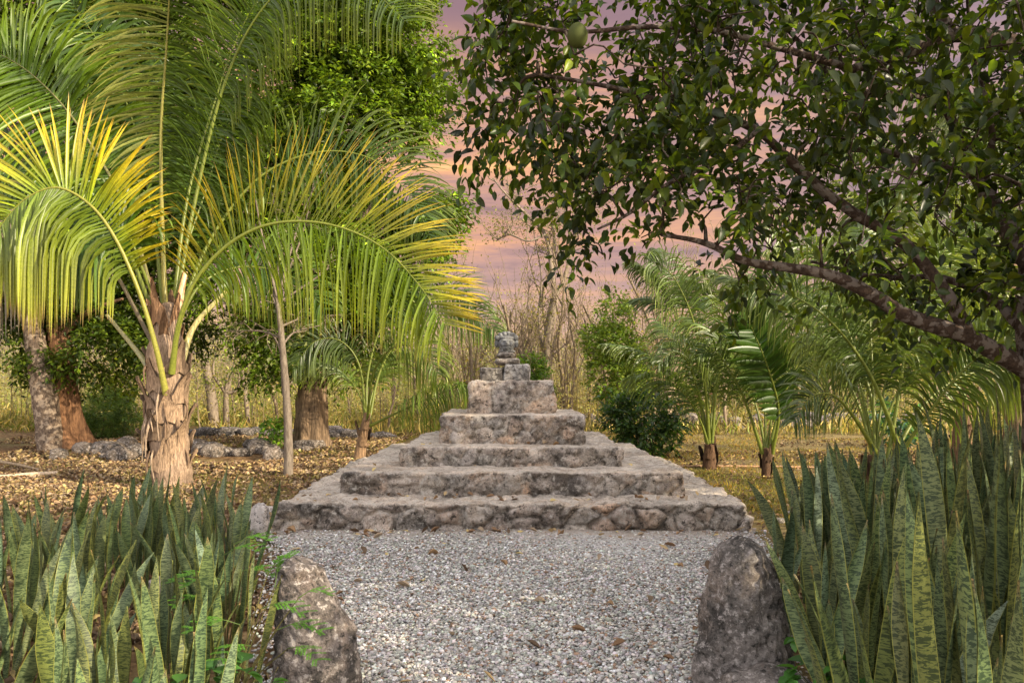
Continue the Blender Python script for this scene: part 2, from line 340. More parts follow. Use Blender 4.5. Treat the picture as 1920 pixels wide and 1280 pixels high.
# ------------------------------------------------------------------ templates
def leaf_t(rows, fold=.12, droop=.15):
    V = []; Q = []
    for x, wd in rows: V += [(x, -wd / 2, fold * wd - droop * x * x), (x, 0, -droop * x * x), (x, wd / 2, fold * wd - droop * x * x)]
    for i in range(len(rows) - 1):
        a = i * 3; Q += [(a, a + 1, a + 4, a + 3), (a + 1, a + 2, a + 5, a + 4)]
    return np.array(V, float), Q
LEAF5 = (np.array([(0, 0, 0), (.45, -.5, .1), (.45, 0, 0), (.45, .5, .1), (1, 0, -.12)], float), [(0, 2, 4, 1), (0, 3, 4, 2)])
LEAFG = leaf_t([(0, .04), (.12, .10), (.3, .85), (.55, 1.), (.8, .62), (1, .02)], .14, .22)
CURL = leaf_t([(0, .05), (.25, .8), (.55, 1.), (.85, .5), (1, .05)], .5, -.35)
def rand_dirs(n): return unit(rng.normal(size=(n, 3)))
def frames(X, up=None):
    """side and normal vectors for leaf directions X"""
    n = len(X); U = rng.normal(size=(n, 3)) * .55 + (np.array([0, 0, 1.]) if up is None else up)
    Yv = unit(np.cross(U, X)); return Yv, np.cross(X, Yv)
def scatter_leaves(mb, O, X, L, W, C, T=LEAF5, up=None):
    Yv, Z = frames(X, up); mb.inst(T[0], T[1], None, O, X, Yv, Z, L, W, C)
def hsvj(base, n, v=.35, y=.25):
    """colour jitter: brightness and shift to yellow"""
    b = np.asarray(base, float)[None] * np.exp(rng.normal(0, v, (n, 1))); yy = np.abs(rng.normal(0, y, (n, 1)))
    return np.clip(b * (1 + yy * np.array([[1.4, .7, -.2]])), 0.004, .8)
def ico(sub):
    t = (1 + 5 ** .5) / 2
    V = [(-1, t, 0), (1, t, 0), (-1, -t, 0), (1, -t, 0), (0, -1, t), (0, 1, t), (0, -1, -t), (0, 1, -t), (t, 0, -1), (t, 0, 1), (-t, 0, -1), (-t, 0, 1)]
    Fc = [(0, 11, 5), (0, 5, 1), (0, 1, 7), (0, 7, 10), (0, 10, 11), (1, 5, 9), (5, 11, 4), (11, 10, 2), (10, 7, 6), (7, 1, 8), (3, 9, 4), (3, 4, 2), (3, 2, 6), (3, 6, 8), (3, 8, 9), (4, 9, 5), (2, 4, 11), (6, 2, 10), (8, 6, 7), (9, 8, 1)]
    V = [np.array(v) / np.linalg.norm(v) for v in V]
    for _ in range(sub):
        c = {}; N = []
        def mid(a, b):
            k = (min(a, b), max(a, b))
            if k not in c: m = V[a] + V[b]; V.append(m / np.linalg.norm(m)); c[k] = len(V) - 1
            return c[k]
        for a, b, d in Fc: x, y, z = mid(a, b), mid(b, d), mid(d, a); N += [(a, x, z), (b, y, x), (d, z, y), (x, y, z)]
        Fc = N
    return np.array(V), np.array(Fc)
ICO = {k: ico(k) for k in (0, 2, 3, 5)}
def rock_mb(mb, c, size, seed, sub=3, c0=(.34, .31, .28), amp=.35, boxy=.0, fine=.05):
    V, Fc = ICO[sub]; size = np.asarray(size, float)
    d = V.copy()
    if boxy: d = d / np.maximum(np.max(np.abs(d), 1, keepdims=True), 1e-6) * boxy + d * (1 - boxy)
    r = 1 + amp * fbm(V * 1.3 + seed * 3.7, 3, seed) + fine * 2 * fbm(V * 6 + seed, 3, seed + 5)
    if fine > .05: f1, f2, _ = voro(V * 5.5 + seed, seed + 9); r = r - .07 * (1 - sstep(0, .35, f1))
    W = np.asarray(c, float) + d * r[:, None] * size
    tint = 1 + .3 * fbm(V * 2.5, 3, seed + 8)[:, None]
    mb.add(W, None, Fc, np.asarray(c0)[None] * tint)

# ------------------------------------------------------------------ SETTING: ground, gravel
def ground():
    xs = np.unique(np.concatenate([np.linspace(-400, -30, 10), np.linspace(-30, 30, 121), np.linspace(30, 400, 10)]))
    ys = np.unique(np.concatenate([np.linspace(-60, -2, 8), np.linspace(-2, 50, 105), np.linspace(50, 500, 10)]))
    X, Y = np.meshgrid(xs, ys); p = np.stack([X, Y, X * 0], -1)
    dz = .10 * fbm(p * .35, 3, 3) + .03 * fbm(p * 1.6, 2, 4)
    near = sstep(2.5, 5, np.hypot(X * .9, Y - 8)) ; flat = sstep(2.2, 4, np.abs(X)) ; msk = np.where(Y < 13, flat * near, 1) * sstep(60, 40, np.abs(Y))
    # the floor rises a little towards the woods
    Z = dz * msk - .012 - .03 * np.where(Y < 13, 1 - flat, 0) * 0
    n, m = X.shape; i = (np.arange(n - 1)[:, None] * m + np.arange(m - 1)[None]).ravel()
    mb = MB(); mb.add(np.stack([X, Y, Z], -1), np.stack([i, i + 1, i + m + 1, i + m], -1), None, (.3, .2, .1)); o = mb.build('ground', M['ground']); o['kind'] = 'structure'
ground()
def gz(x, y):
    p = np.stack([x, y, x * 0], -1); dz = .10 * fbm(p * .35, 3, 3) + .03 * fbm(p * 1.6, 2, 4)
    near = sstep(2.5, 5, np.hypot(x * .9, y - 8)); flat = sstep(2.2, 4, np.abs(x)); return dz * np.where(y < 13, flat * near, 1) - .012
def g1(x, y): return float(gz(np.array([x]), np.array([y]))[0])
def path_edges(y):
    l = np.interp(y, [-1, 2, 4, 5.2, 6.4, 7.2, 7.8], [-1.0, -1.0, -1.1, -1.45, -1.85, -2.2, -2.35]); r = np.interp(y, [-1, 2, 3.8, 5.2, 6.4, 7.2, 7.8], [.95, 1.0, 1.2, 1.55, 1.95, 2.25, 2.4])
    return l, r
def path():
    ys = np.linspace(-1, 7.8, 90); l, r = path_edges(ys); u = np.linspace(0, 1, 50)
    p0 = np.stack([ys, ys * 0, ys * 0], -1)
    l = l + .18 * fbm(p0 * 2.3, 3, 1); r = r + .18 * fbm(p0 * 2.3 + 9, 3, 2)
    X = l[:, None] * (1 - u) + r[:, None] * u; Y = np.broadcast_to(ys[:, None], X.shape)
    Z = .006 + .016 * np.sin(np.pi * u)[None] + .012 * fbm(np.stack([X, Y, X * 0], -1) * 1.4, 3, 5) + .01
    n, m = X.shape; i = (np.arange(n - 1)[:, None] * m + np.arange(m - 1)[None]).ravel()
    mb = MB(); mb.add(np.stack([X, Y, Z], -1), np.stack([i, i + 1, i + m + 1, i + m], -1)); o = mb.build('path', M['path']); o['kind'] = 'structure'
path()
def pebbles():
    mb = MB(); V, Fc = ICO[0]
    def lay(n, y0, y1, s0, s1):
        y = rng.uniform(y0, y1, n); l, r = path_edges(y); x = l - .25 + (r - l + .5) * rng.random(n)
        edge = np.minimum(x - l, r - x); keep = rng.random(n) < sstep(-.3, .12, edge); keep &= rng.random(n) < np.interp(y, [6.7, 7.45], [1, .3])
        x, y = x[keep], y[keep]; n = len(x); s = rng.uniform(s0, s1, n) * np.exp(rng.normal(0, .25, n))
        z = .022 + .014 * np.sin(np.pi * np.clip((x - path_edges(y)[0]) / 3, 0, 1)) + .012 * fbm(np.stack([x, y, x * 0], -1) * 1.4, 3, 5) + rng.random(n) * .008
        X = rand_dirs(n) * np.array([1, 1, .35]); X = unit(X); Yv = unit(np.cross(np.array([0, 0, 1.]) + rng.normal(size=(n, 3)) * .3, X)); Z = np.cross(X, Yv)
        base = np.array([[.37, .35, .32]]) * np.exp(rng.normal(0, .42, (n, 1))); tint = 1 + rng.normal(0, .05, (n, 3)); br = rng.random(n) < .10
        c = np.clip(base * tint, .03, .72); c[br] = np.array([.27, .17, .11]) * rng.uniform(.5, 1.3, (br.sum(), 1))
        TV = V * np.array([1, .72, .5]); mb.inst(TV, None, Fc, np.stack([x, y, z], -1), X, Yv, Z, s, s, c)
    lay(27000, 3.2, 4.7, .0065, .0145); lay(24000, 4.7, 6.1, .007, .014); lay(16000, 6.1, 7.6, .008, .013)
    o = mb.build('gravel', M['pebble']); tag(o, 'loose pale grey gravel between the beds and the bottom step', 'gravel', None, 'stuff')
pebbles()

# ------------------------------------------------------------------ stepped stone monument
CY = 9.9
STONES = np.array([(.27, .23, .20), (.21, .175, .15), (.31, .27, .235), (.15, .135, .12), (.27, .21, .17), (.24, .20, .17), (.23, .21, .19), (.29, .25, .22), (.18, .155, .135), (.25, .20, .165), (.31, .22, .16), (.26, .23, .21), (.20, .17, .15)])
def masonry(mb, hx, hy, z0, z1, cy, seed, res=.015, rr=.03, cell=(.20, .20, .15), bulge=.03, rough=.02, cx=0., strict=0.):
    def grid(a0, a1, b0, b1):
        na = max(2, int((a1 - a0) / res)); nb = max(2, int((b1 - b0) / res)); A, B = np.meshgrid(np.linspace(a0, a1, na), np.linspace(b0, b1, nb)); return A, B
    sheets = []
    A, B = grid(-hx, hx, -hy, hy); sheets.append((np.stack([A, B, A * 0 + z1], -1), 0))
    A, B = grid(-hx, hx, z0, z1); sheets.append((np.stack([A, A * 0 - hy, B], -1), 0)); sheets.append((np.stack([A, A * 0 + hy, B], -1), 1))
    A, B = grid(-hy, hy, z0, z1); sheets.append((np.stack([A * 0 + hx, A, B], -1), 0)); sheets.append((np.stack([A * 0 - hx, A, B], -1), 1))
    for Pq, flip in sheets:
        inner = np.stack([np.clip(Pq[..., 0], -hx + rr, hx - rr), np.clip(Pq[..., 1], -hy + rr, hy - rr), np.clip(Pq[..., 2], z0 - 1, z1 - rr)], -1)
        nrm = unit(Pq - inner); S = inner + nrm * rr
        Wp = S + np.array([cx, cy, 0]); wv = Wp + .05 * np.stack([fbm(Wp * 4, 3, seed), fbm(Wp * 4, 3, seed + 40), fbm(Wp * 4, 3, seed + 80)], -1)
        f1, f2, idv = voro(wv / np.array(cell), seed); e = f2 - f1; body = sstep(.02, .32, e)
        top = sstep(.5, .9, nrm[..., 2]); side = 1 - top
        lip = sstep(.05, .0, z1 - Wp[..., 2]) * .6
        hgt = bulge * (body - .55) * (side * (1 - lip) + .18 * top) * (.5 + idv) + rough * fbm(Wp * 5, 4, seed + 3) * (1 + side) + rough * .85 * fbm(Wp * 18, 4, seed + 4) * (1 + side * .6) - .012 * side * sstep(.18, .42, fbm(Wp * 9, 3, seed + 31))
        edge = (1 - sstep(0, .12, z1 - Wp[..., 2])) * side
        hgt = hgt + edge * rough * 1.6 * fbm(Wp * 10, 3, seed + 6)
        W = Wp + nrm * hgt[..., None]; W[..., 2] += rough * 1.1 * fbm(Wp * np.array([3, 3, 0]), 3, seed + 7) * sstep(z0, z1, Wp[..., 2])
        stc = STONES[(idv * 997).astype(int) % len(STONES)] * (.8 + .45 * ((idv * 37) % 1))[..., None]
        mort = np.array([.29, .25, .21]); dust = np.array([.62, .54, .455])
        jo = (1 - sstep(.0, .07, e)) * side * sstep(-.2, .1, fbm(Wp * 5, 2, seed + 33)); mo = (1 - sstep(.0, .13, e)) * .6; pl = sstep(-.05, .3, fbm(Wp * 3.5, 3, seed + 12)) * .55 + strict * 0
        m_ = np.clip(np.maximum(mo, pl), 0, 1)[..., None]
        c = (stc * (1 - m_) + mort * m_) * 1.65
        c = c * (1 - .65 * jo[..., None])
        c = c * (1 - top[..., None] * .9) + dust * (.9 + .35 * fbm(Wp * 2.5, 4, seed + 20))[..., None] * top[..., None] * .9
        n, m = W.shape[:2]; i = (np.arange(n - 1)[:, None] * m + np.arange(m - 1)[None]).ravel()
        q = np.stack([i, i + 1, i + m + 1, i + m], -1)
        if flip: q = q[:, ::-1]
        mb.add(W, q, None, c)
mon = thing('stepped_monument', 'grey weathered stone pyramid monument of four square steps in the middle', 'monument', (0, CY, 0))
TI = [(2.27, 0, .275, 1), (1.755, .27, .517, 2), (1.215, .51, .727, 3), (.833, .72, 1.055, 4)]
for i, (hw, z0, z1, sd) in enumerate(TI):
    mb = MB(); masonry(mb, hw, hw, z0 - .05, z1, CY, sd * 11, .015, [.05, .035, .035, .03][i], [(.27, .26, .18), (.22, .22, .16), (.19, .19, .15), (.17, .17, .15)][i], [.055, .026, .022, .024][i], [.030, .017, .016, .016][i])
    mb.build('tier', M['stone'], mon)
mb = MB(); masonry(mb, .51, .47, 1.02, 1.445, CY, 61, .012, .045, (.55, .5, .6), .02, .018); mb.build('top_block', M['stone'], mon)
# loose stones along the monument's lower edge belong to its rubble skirt
def stone_thing(name, label, cat, c, size, seed, sub=3, amp=.25, boxy=.5, c0=(.36, .33, .30), mat='stone', group=None, fine=.05):
    mb = MB(); rock_mb(mb, c, size, seed, sub, c0, amp, boxy, fine); o = mb.build(name, M[mat], None, (c[0], c[1], c[2] - size[2])); return tag(o, label, cat, group)
def boxstone(name, label, c, h, seed, c0):
    mb = MB(); masonry(mb, h[0], h[1], c[2] - h[2], c[2] + h[2], c[1], seed, .012, .022, (.6, .6, .6), .012, .014, cx=c[0])
    mb.c = [a * 0 + np.array(c0) for a in mb.c]
    o = mb.build(name, M['stone'], None, (c[0], c[1], c[2] - h[2])); return tag(o, label, 'stone')
boxstone('cut_stone', 'squat dark square stone, left one of the pair on the top block', (-.235, 9.62, 1.52), (.135, .16, .082), 71, (.22, .20, .18))
boxstone('cut_stone', 'pale grey square stone, right one of the pair on the top block', (.055, 9.62, 1.54), (.145, .16, .10), 72, (.42, .40, .38))
stone_thing('flat_stone', 'flat rounded grey slab under the carved head stack', 'stone', (-.055, 9.60, 1.675), (.155, .13, .045), 3, 3, .12, .45, (.32, .28, .25))
stone_thing('flat_stone', 'small round disc of stone directly beneath the carved head', 'stone', (-.075, 9.60, 1.752), (.115, .11, .042), 5, 3, .1, .2, (.24, .21, .19))
def carved_head():
    mb = MB(); V, Fc = ICO[5]; c = np.array([-.065, 9.60, 1.895]); S = np.array([.105, .105, .115])
    x, y, z = V.T; d = -y
    r = np.ones(len(V)) + .03 * fbm(V * 4, 3, 3)
    def blob(cx, cz, s, a): return a * np.exp(-(((x - cx) ** 2 + (z - cz) ** 2) / s ** 2)) * (d > 0)
    r += blob(0, .0, .17, .30) + blob(0, .18, .12, .16) + blob(0, -.42, .30, .14) - blob(0, -.33, .055, .1)
    for s_ in (-1, 1): r += blob(.36 * s_, .30, .2, .12) - blob(.34 * s_, .12, .13, .20) + blob(.34 * s_, .11, .07, .1) + blob(.45 * s_, -.15, .2, .1)
    r -= .14 * np.exp(-((z + .30) / .045) ** 2) * (np.abs(x) < .42) * (d > 0)
    r += .16 * np.exp(-((z - .55) / .14) ** 2) - .06 * np.exp(-((z - .36) / .06) ** 2)
    W = c + V * r[:, None] * S; mb.add(W, None, Fc, (.20, .20, .20))
    h = thing('carved_head', 'small carved stone head with face and rounded headdress crowning the monument', 'sculpture', (c[0], c[1], c[2] - .11))
    mb.build('face', M['carved'], h)
    # headdress: ring of rounded knobs
    k = MB()
    for i, a in enumerate(np.linspace(-1.15, 1.15, 6)):
        rock_mb(k, c + np.array([math.sin(a) * .115, -.02, .035 + math.cos(a) * .075]), (.036, .05, .034), 20 + i, 2, (.16, .16, .16), .15, .2)
    k.build('headdress', M['carved'], h)
    for s_ in (-1, 1):
        e = MB(); rock_mb(e, c + np.array([s_ * .115, .0, -.0]), (.03, .045, .05), 30 + s_, 2, (.18, .18, .18), .15, .3); e.build('ear', M['carved'], h)
    n = MB(); rock_mb(n, c + np.array([0, .01, -.098]), (.10, .085, .03), 40, 2, (.2, .19, .18), .12, .3); n.build('neck', M['carved'], h)
carved_head()

# ------------------------------------------------------------------ boulders
def boulder(name, label, outline, y, seed, c0, lean=0, depth=.2):
    """outline: (height, left x, right x) in metres"""
    o_ = np.array(outline); mb = MB(); V, Fc = ICO[5]
    z = (V[:, 2] + 1) / 2; zz = o_[0, 0] + (o_[-1, 0] - o_[0, 0]) * (1 - np.cos(z * np.pi)) / 2 * .35 + (o_[-1, 0] - o_[0, 0]) * z * .65
    l = np.interp(zz, o_[:, 0], o_[:, 1]); r = np.interp(zz, o_[:, 0], o_[:, 2]); rad = np.sqrt(np.maximum(1 - V[:, 2] ** 2, 1e-6)) + 1e-4
    prof = np.clip(rad, 0, .55) / .55; ux = V[:, 0] / rad; uy = V[:, 1] / rad
    X = (l + r) / 2 + ux * (r - l) / 2 * prof; Yy = y + uy * depth * prof * (1 - .35 * z); W = np.stack([X, Yy, zz], -1)
    n = unit(np.stack([ux, uy, (V[:, 2]) * .8], -1))
    f1, f2, _ = voro(W * 14, seed); f3, _, _ = voro(W * 34, seed + 3)
    h = .035 * fbm(W * 7, 4, seed) - .020 * (1 - sstep(.15, .5, f1)) - .008 * (1 - sstep(.1, .5, f3)) + .012 * fbm(W * 30, 3, seed + 2)
    W = W + n * h[:, None]; t = (1 + .5 * fbm(W * 5, 4, seed + 4))[:, None]
    mb.add(W, None, Fc, np.asarray(c0)[None] * t); ob = mb.build(name, M['rock'], None, (float((o_[0, 1] + o_[0, 2]) / 2), y, 0)); tag(ob, label, 'boulder')
yb = 3.75
boulder('standing_boulder', 'tall upright grey boulder at the left edge of the gravel with sloping right shoulder',
        [(-.06, -1.12, -.70), (.12, -1.12, -.71), (.3, -1.12, -.73), (.42, -1.11, -.80), (.54, -1.10, -.88), (.62, -1.10, -.94), (.65, -1.09, -.98)], yb, 5, (.24, .205, .19), depth=.19)
boulder('standing_boulder', 'tall dark pitted boulder at the right edge of the gravel with rounded top',
        [(-.06, .86, 1.32), (.12, .85, 1.31), (.3, .87, 1.30), (.45, .90, 1.27), (.6, .93, 1.23), (.69, .965, 1.18), (.75, 1.01, 1.13)], yb, 15, (.27, .24, .22), depth=.2)
stone_thing('boulder', 'pale white rock standing against the left corner of the bottom step', 'boulder', (-2.33, 7.35, .15), (.085, .10, .17), 9, 3, .3, .35, (.55, .50, .47), 'rock')
stone_thing('boulder', 'low dark rock at the foot of the right boulder', 'boulder', (1.08, 3.45, .10), (.22, .14, .13), 12, 3, .35, .1, (.25, .22, .2), 'rock')
for i, (px, py, Y, s, l) in enumerate([(387, 1045, 5.0, .10, 'pale pinkish rock between snake plants behind the compound leaves'), (295, 1095, 4.2, .07, 'small white rock low among the left snake plants'), (1545, 975, 6.2, .07, 'small pale rock glimpsed through the right snake plants')]):
    Y = 2240 / (py + 28 - 705); p = P(px, py, Y); p[2] = s * .9; stone_thing('boulder', l, 'boulder', p, (s, s, s * 1.2), 40 + i, 3, .3, .3, (.55, .49, .46), 'rock')

# ------------------------------------------------------------------ palms
Zu = np.array([0, 0, 1.])
def frond(parent, pts, L, N=None, S0=None, kA=.5, kB=.5, n=80, wid=.035, cA=((.06, .13, .012), (.12, .18, .015)), cB=None, t0=.14, rr=.022, rc=(.22, .26, .05), ang=(50, 28), louv=.5, tipY=0., name='frond', seedj=.09, gap=.04, LA=1., LB=1.):
    cB = cB or cA; mb = MB(); m = 48; C = catmull(pts, m); T = unit(np.gradient(C, axis=0))
    u = np.linspace(0, 1, m); rad = rr * (1.5 - 1.42 * u ** .6)
    rcol = np.array(rc)[None] * (1 - .35 * u[:, None]) + np.array([.16, .2, .03]) * .35 * u[:, None]
    mb.tube(C, rad, rcol, 6)
    for sgn, k, cc, Ls in ((1, kA, cA, L * LA), (-1, kB, cB, L * LB)):
        t = np.linspace(t0, .995, n) + rng.normal(0, .25 / n, n); t = np.clip(t, t0, .998)
        keep = rng.random(n) > gap; t = t[keep]; nn_ = len(t)
        i = t * (m - 1); j = np.minimum(i.astype(int), m - 2); f = (i - j)[:, None]; O = C[j] * (1 - f) + C[j + 1] * f; Tt = unit(T[j] * (1 - f) + T[j + 1] * f)
        S = np.cross(Tt, N) if S0 is None else np.asarray(S0) - (Tt @ np.asarray(S0))[:, None] * Tt
        S = unit(S) * sgn; Nn = np.cross(S, Tt) * sgn
        a = np.radians(ang[0] + (ang[1] - ang[0]) * (1 - (t - t0) / (1 - t0)) ** 1.) if False else np.radians(ang[1] + (ang[0] - ang[1]) * ((t - t0) / (1 - t0)) ** 1.3)
        a = a + rng.normal(0, seedj, nn_)
        lift = rng.normal(0, .17, (nn_, 1)) + .10
        d = unit(S * np.cos(a)[:, None] + Tt * np.sin(a)[:, None] + Nn * lift)
        x = (t - t0) / (1 - t0); ln = Ls * np.clip(.45 + 1.9 * x, 0, 1) * (1 - .62 * np.clip((x - .45) / .55, 0, 1) ** 1.6) * rng.uniform(.86, 1.06, nn_)
        R_ = 8; us = np.linspace(0, 1, R_); ps = [O]; ds = [d]; cur = O
        kk = k * rng.uniform(.75, 1.25, nn_)
        for q in range(1, R_):
            um = (us[q] + us[q - 1]) / 2; w_ = (kk * um ** 1.15)[:, None]; dd = unit(d * np.maximum(1 - w_ * .8, .05) + -Zu * w_); cur = cur + dd * (ln / (R_ - 1))[:, None]; ps.append(cur); ds.append(dd)
        Pp = np.stack(ps, 1); D = np.stack(ds, 1)
        W0 = Tt[:, None] - np.sum(Tt[:, None] * D, -1, keepdims=True) * D; W0 = unit(W0); b = louv + rng.normal(0, .25, (nn_, 1, 1))
        W1 = unit(W0 * np.cos(b) + np.cross(D, W0) * np.sin(b) * sgn); prof = np.array([.45, .85, 1, 1, .92, .74, .46, .03]) * wid / 2
        Wv = W1 * prof[None, :, None] * rng.uniform(.8, 1.15, (nn_, 1, 1)); nv = np.cross(D, W1) * (prof[None, :, None] * .35)
        V = np.stack([Pp - Wv + nv, Pp, Pp + Wv + nv], 2)          # nn,R,3,3
        c0, c1 = np.array(cc[0]), np.array(cc[1]); ub = us[None, :, None] ** 1.4
        jit = np.exp(rng.normal(0, .22, (nn_, 1, 1))); cj = (c0 * (1 - ub) + c1 * ub) * jit
        if tipY: dry = (us[None, :, None] > (1 - tipY * rng.random((nn_, 1, 1)))); cj = np.where(dry, np.array([.30, .17, .06]), cj)
        Cc = np.repeat(cj[:, :, None], 3, 2)
        base = (np.arange(nn_) * R_ * 3)[:, None, None]; r_ = (np.arange(R_ - 1) * 3)[None, :, None]; h_ = np.arange(2)[None, None]
        q0 = base + r_ + h_; mb.add(V.reshape(-1, 3), np.stack([q0, q0 + 1, q0 + 4, q0 + 3], -1).reshape(-1, 4), None, Cc.reshape(-1, 3))
    o = mb.build(name, M['palm'], parent); return o
def PP(lst, Y=None): return [P(a[0], a[1], a[2] if len(a) > 2 else Y) for a in lst]
def gen_path(c, az, e0, L, drop, n=6, r0=0.):
    pts = [np.array(c, float)]; h = np.array([math.cos(az), math.sin(az), 0]); cur = np.array(c, float) + h * r0
    pts = [cur]
    for i in range(n): e = e0 - drop * ((i + .5) / n) ** 1.4; cur = cur + (h * math.cos(e) + Zu * math.sin(e)) * L / n; pts.append(cur)
    return np.array(pts), np.array([h[1], -h[0], 0.])
def boots(parent, c, r, z0, z1, n, seed, colr=(.95, .85, .75), size=.25):
    """old leaf bases wrapped round a palm stem"""
    rs = np.random.default_rng(seed)
    for i in range(n):
        a = i * 2.4 + rs.uniform(-.3, .3); z = z0 + (z1 - z0) * i / n; mb = MB(); m, k = 9, 7
        u = np.linspace(0, 1, m)[:, None]; v = np.linspace(-1, 1, k)[None]
        wdt = .95 * (1 - u) ** 1.3 * .9 + .09; rad = r * (1.0 + .10 * (1 - u)) + .02 + (.10 + .12 * rs.random()) * u ** 2.5 * r * 3.4 + v * 0
        an = a + v * wdt + .04 * np.sin(u * 7); zz = z + u * size * (1.1 - .1 * v ** 2) + .03 * np.sin(an * 9)
        V = np.stack([c[0] + rad * np.cos(an), c[1] + rad * np.sin(an), zz + v * 0], -1); V += (.02 * fbm(V * 9, 3, seed))[..., None]
        V2 = V * 1.0; V2[..., 0] += -np.cos(an) * .018; V2[..., 1] += -np.sin(an) * .018
        idx = (np.arange(m - 1)[:, None] * k + np.arange(k - 1)[None]).ravel(); q = np.stack([idx, idx + 1, idx + k + 1, idx + k], -1)
        cc = np.array(colr) * rs.uniform(.55, 1.1)
        mb.add(V, q, None, cc); mb.add(V2, q[:, ::-1], None, cc * .5)
        mb.build('leaf_base', M['bark_palm'], parent)

YEL = (.62, .42, .02); YG = (.26, .30, .02); GR = (.06, .13, .012); DG = (.035, .085, .012)
def main_palm():
    b = (-4.72, 11.0, g1(-4.72, 11)); p = thing('coconut_palm', 'large coconut palm with golden tipped arching fronds and shaggy stub-covered trunk at left', 'palm tree', b)
    tr = MB(); path_ = catmull(PP([(325, 925), (322, 880), (315, 800), (312, 720), (312, 640), (318, 570)], 11.), 40); r = np.interp(np.linspace(0, 1, 40), [0, .12, .4, .7, 1], [.30, .245, .235, .25, .12])
    tr.tube(path_, r * (1 + .05 * np.sin(np.arange(40) * 1.1)), (.9, .8, .72), 24, True, .25, 3); tr.build('trunk', M['bark_palm'], p)
    boots(p, (-4.76, 11.0), .235, .05, 1.7, 20, 4, (.92, .80, .68), .40)
    boots(p, (-4.78, 11.0), .15, 1.6, 2.3, 8, 9, (.85, .62, .45), .55)
    rs = np.random.default_rng(8)
    for i in range(16):
        a = rs.uniform(-2.9, -.2); z = rs.uniform(.35, 1.75); mb = MB(); q = np.array([-4.76 + .27 * math.cos(a), 11 + .27 * math.sin(a), z]); o_ = np.array([math.cos(a), math.sin(a), 0]); L = rs.uniform(.25, .7)
        mb.tube(catmull([q, q + o_ * rs.uniform(.02, .07) + [rs.normal(0, .02), 0, -L * .4], q + o_ * rs.uniform(.02, .09) + [rs.normal(0, .04), 0, -L]], 9), np.interp(np.arange(9), [0, 3, 8], [.010, .02, .006]), (1.05, .98, .9) if i % 2 else (.6, .5, .42), 4, True, .4, i); mb.build('fibre_strip', M['bark_palm'], p)
    V0 = np.array([0, -1, .0])
    fr = lambda *a, **k: frond(p, *a, **k)
    # the two big golden arches
    fr(PP([(312, 740, 10.72), (292, 650, 10.6), (262, 550, 10.5), (218, 450, 10.4), (170, 385, 10.3), (110, 352, 10.25), (55, 368, 10.2), (15, 405, 10.2), (-15, 450, 10.2)]), 1.72, N=unit(np.array([.12, -1, .25])), kA=.30, kB=2.6, n=118, wid=.036, LA=.74, LB=1.12,
       cA=((.20, .27, .02), YEL), cB=((.13, .19, .02), (.34, .34, .03)), rr=.034, rc=(.40, .38, .08), tipY=.12, ang=(42, 12), t0=.30)
    fr(PP([(322, 700, 10.75), (335, 610, 10.6), (365, 530, 10.5), (420, 465, 10.4), (490, 425, 10.3), (570, 415, 10.2), (650, 430, 10.1), (725, 470, 10.0), (790, 540, 9.95), (835, 610, 9.9)]), 1.68, N=unit(np.array([-.12, -1, .2])), kA=1.25, kB=.28, n=136, wid=.034, LA=.92, LB=.82,
       cA=((.15, .23, .015), (.36, .38, .03)), cB=((.20, .24, .02), (.58, .40, .02)), rr=.034, rc=(.30, .33, .06), tipY=.12, ang=(40, 12), t0=.22)
    # upright frond seen face on, and its neighbours
    fr(PP([(312, 620, 11.3), (305, 450, 11.4), (302, 250, 11.2), (312, 90, 10.9), (318, -60, 10.5), (300, -180, 9.9)]), 1.25, N=np.array([0, -1, .0]), kA=.95, kB=.55, n=128, wid=.036,
       cA=((.07, .12, .02), (.10, .15, .02)), cB=((.24, .27, .10), (.30, .31, .09)), rr=.036, rc=(.42, .38, .12), ang=(22, -18), t0=.28, louv=.75)
    fr(PP([(300, 610, 11.2), (240, 400, 11.5), (150, 240, 11.6), (60, 140, 11.5), (-40, 80, 11.3)]), 1.5, N=np.array([.1, -1, .2]), kA=.6, kB=.7, n=110, wid=.038, cA=((.08, .15, .012), (.15, .21, .015)), rr=.03, rc=(.33, .30, .13), ang=(35, 10), t0=.3)
    fr(PP([(325, 600, 11.3), (365, 380, 11.6), (420, 160, 11.6), (490, 20, 11.4), (580, -50, 11.1), (680, -30, 10.8), (760, 40, 10.6)]), 1.35, N=np.array([-.1, -1, .3]), kA=2.2, kB=.5, n=120, wid=.03, cA=((.07, .12, .03), (.22, .25, .03)), rr=.03, ang=(35, 12), t0=.3)
    fr(PP([(330, 600, 11.6), (400, 440, 12.0), (490, 330, 12.2), (600, 285, 12.3), (700, 300, 12.3), (770, 370, 12.2), (810, 450, 12.1)]), 1.15, N=np.array([-.1, -1, .3]), kA=2.2, kB=.6, n=96, wid=.038, cA=((.06, .11, .03), (.17, .21, .03)), rr=.026, ang=(40, 15), t0=.3)
    fr(PP([(322, 610, 11.6), (350, 380, 12.0), (400, 200, 12.2), (450, 60, 12.2), (520, -60, 12.0)]), 1.4, N=np.array([0, -1, .2]), kA=1.2, kB=.8, n=110, wid=.034, cA=((.06, .11, .015), (.12, .17, .02)), rr=.03, ang=(38, 8), t0=.25)
    fr(PP([(300, 620, 11.7), (220, 430, 12.0), (120, 330, 12.2), (20, 300, 12.2), (-80, 330, 12.0)]), 1.3, N=np.array([.1, -1, .3]), kA=.6, kB=2.0, n=90, wid=.045, cA=((.05, .10, .012), (.10, .16, .015)), rr=.03, ang=(38, 12), t0=.3)
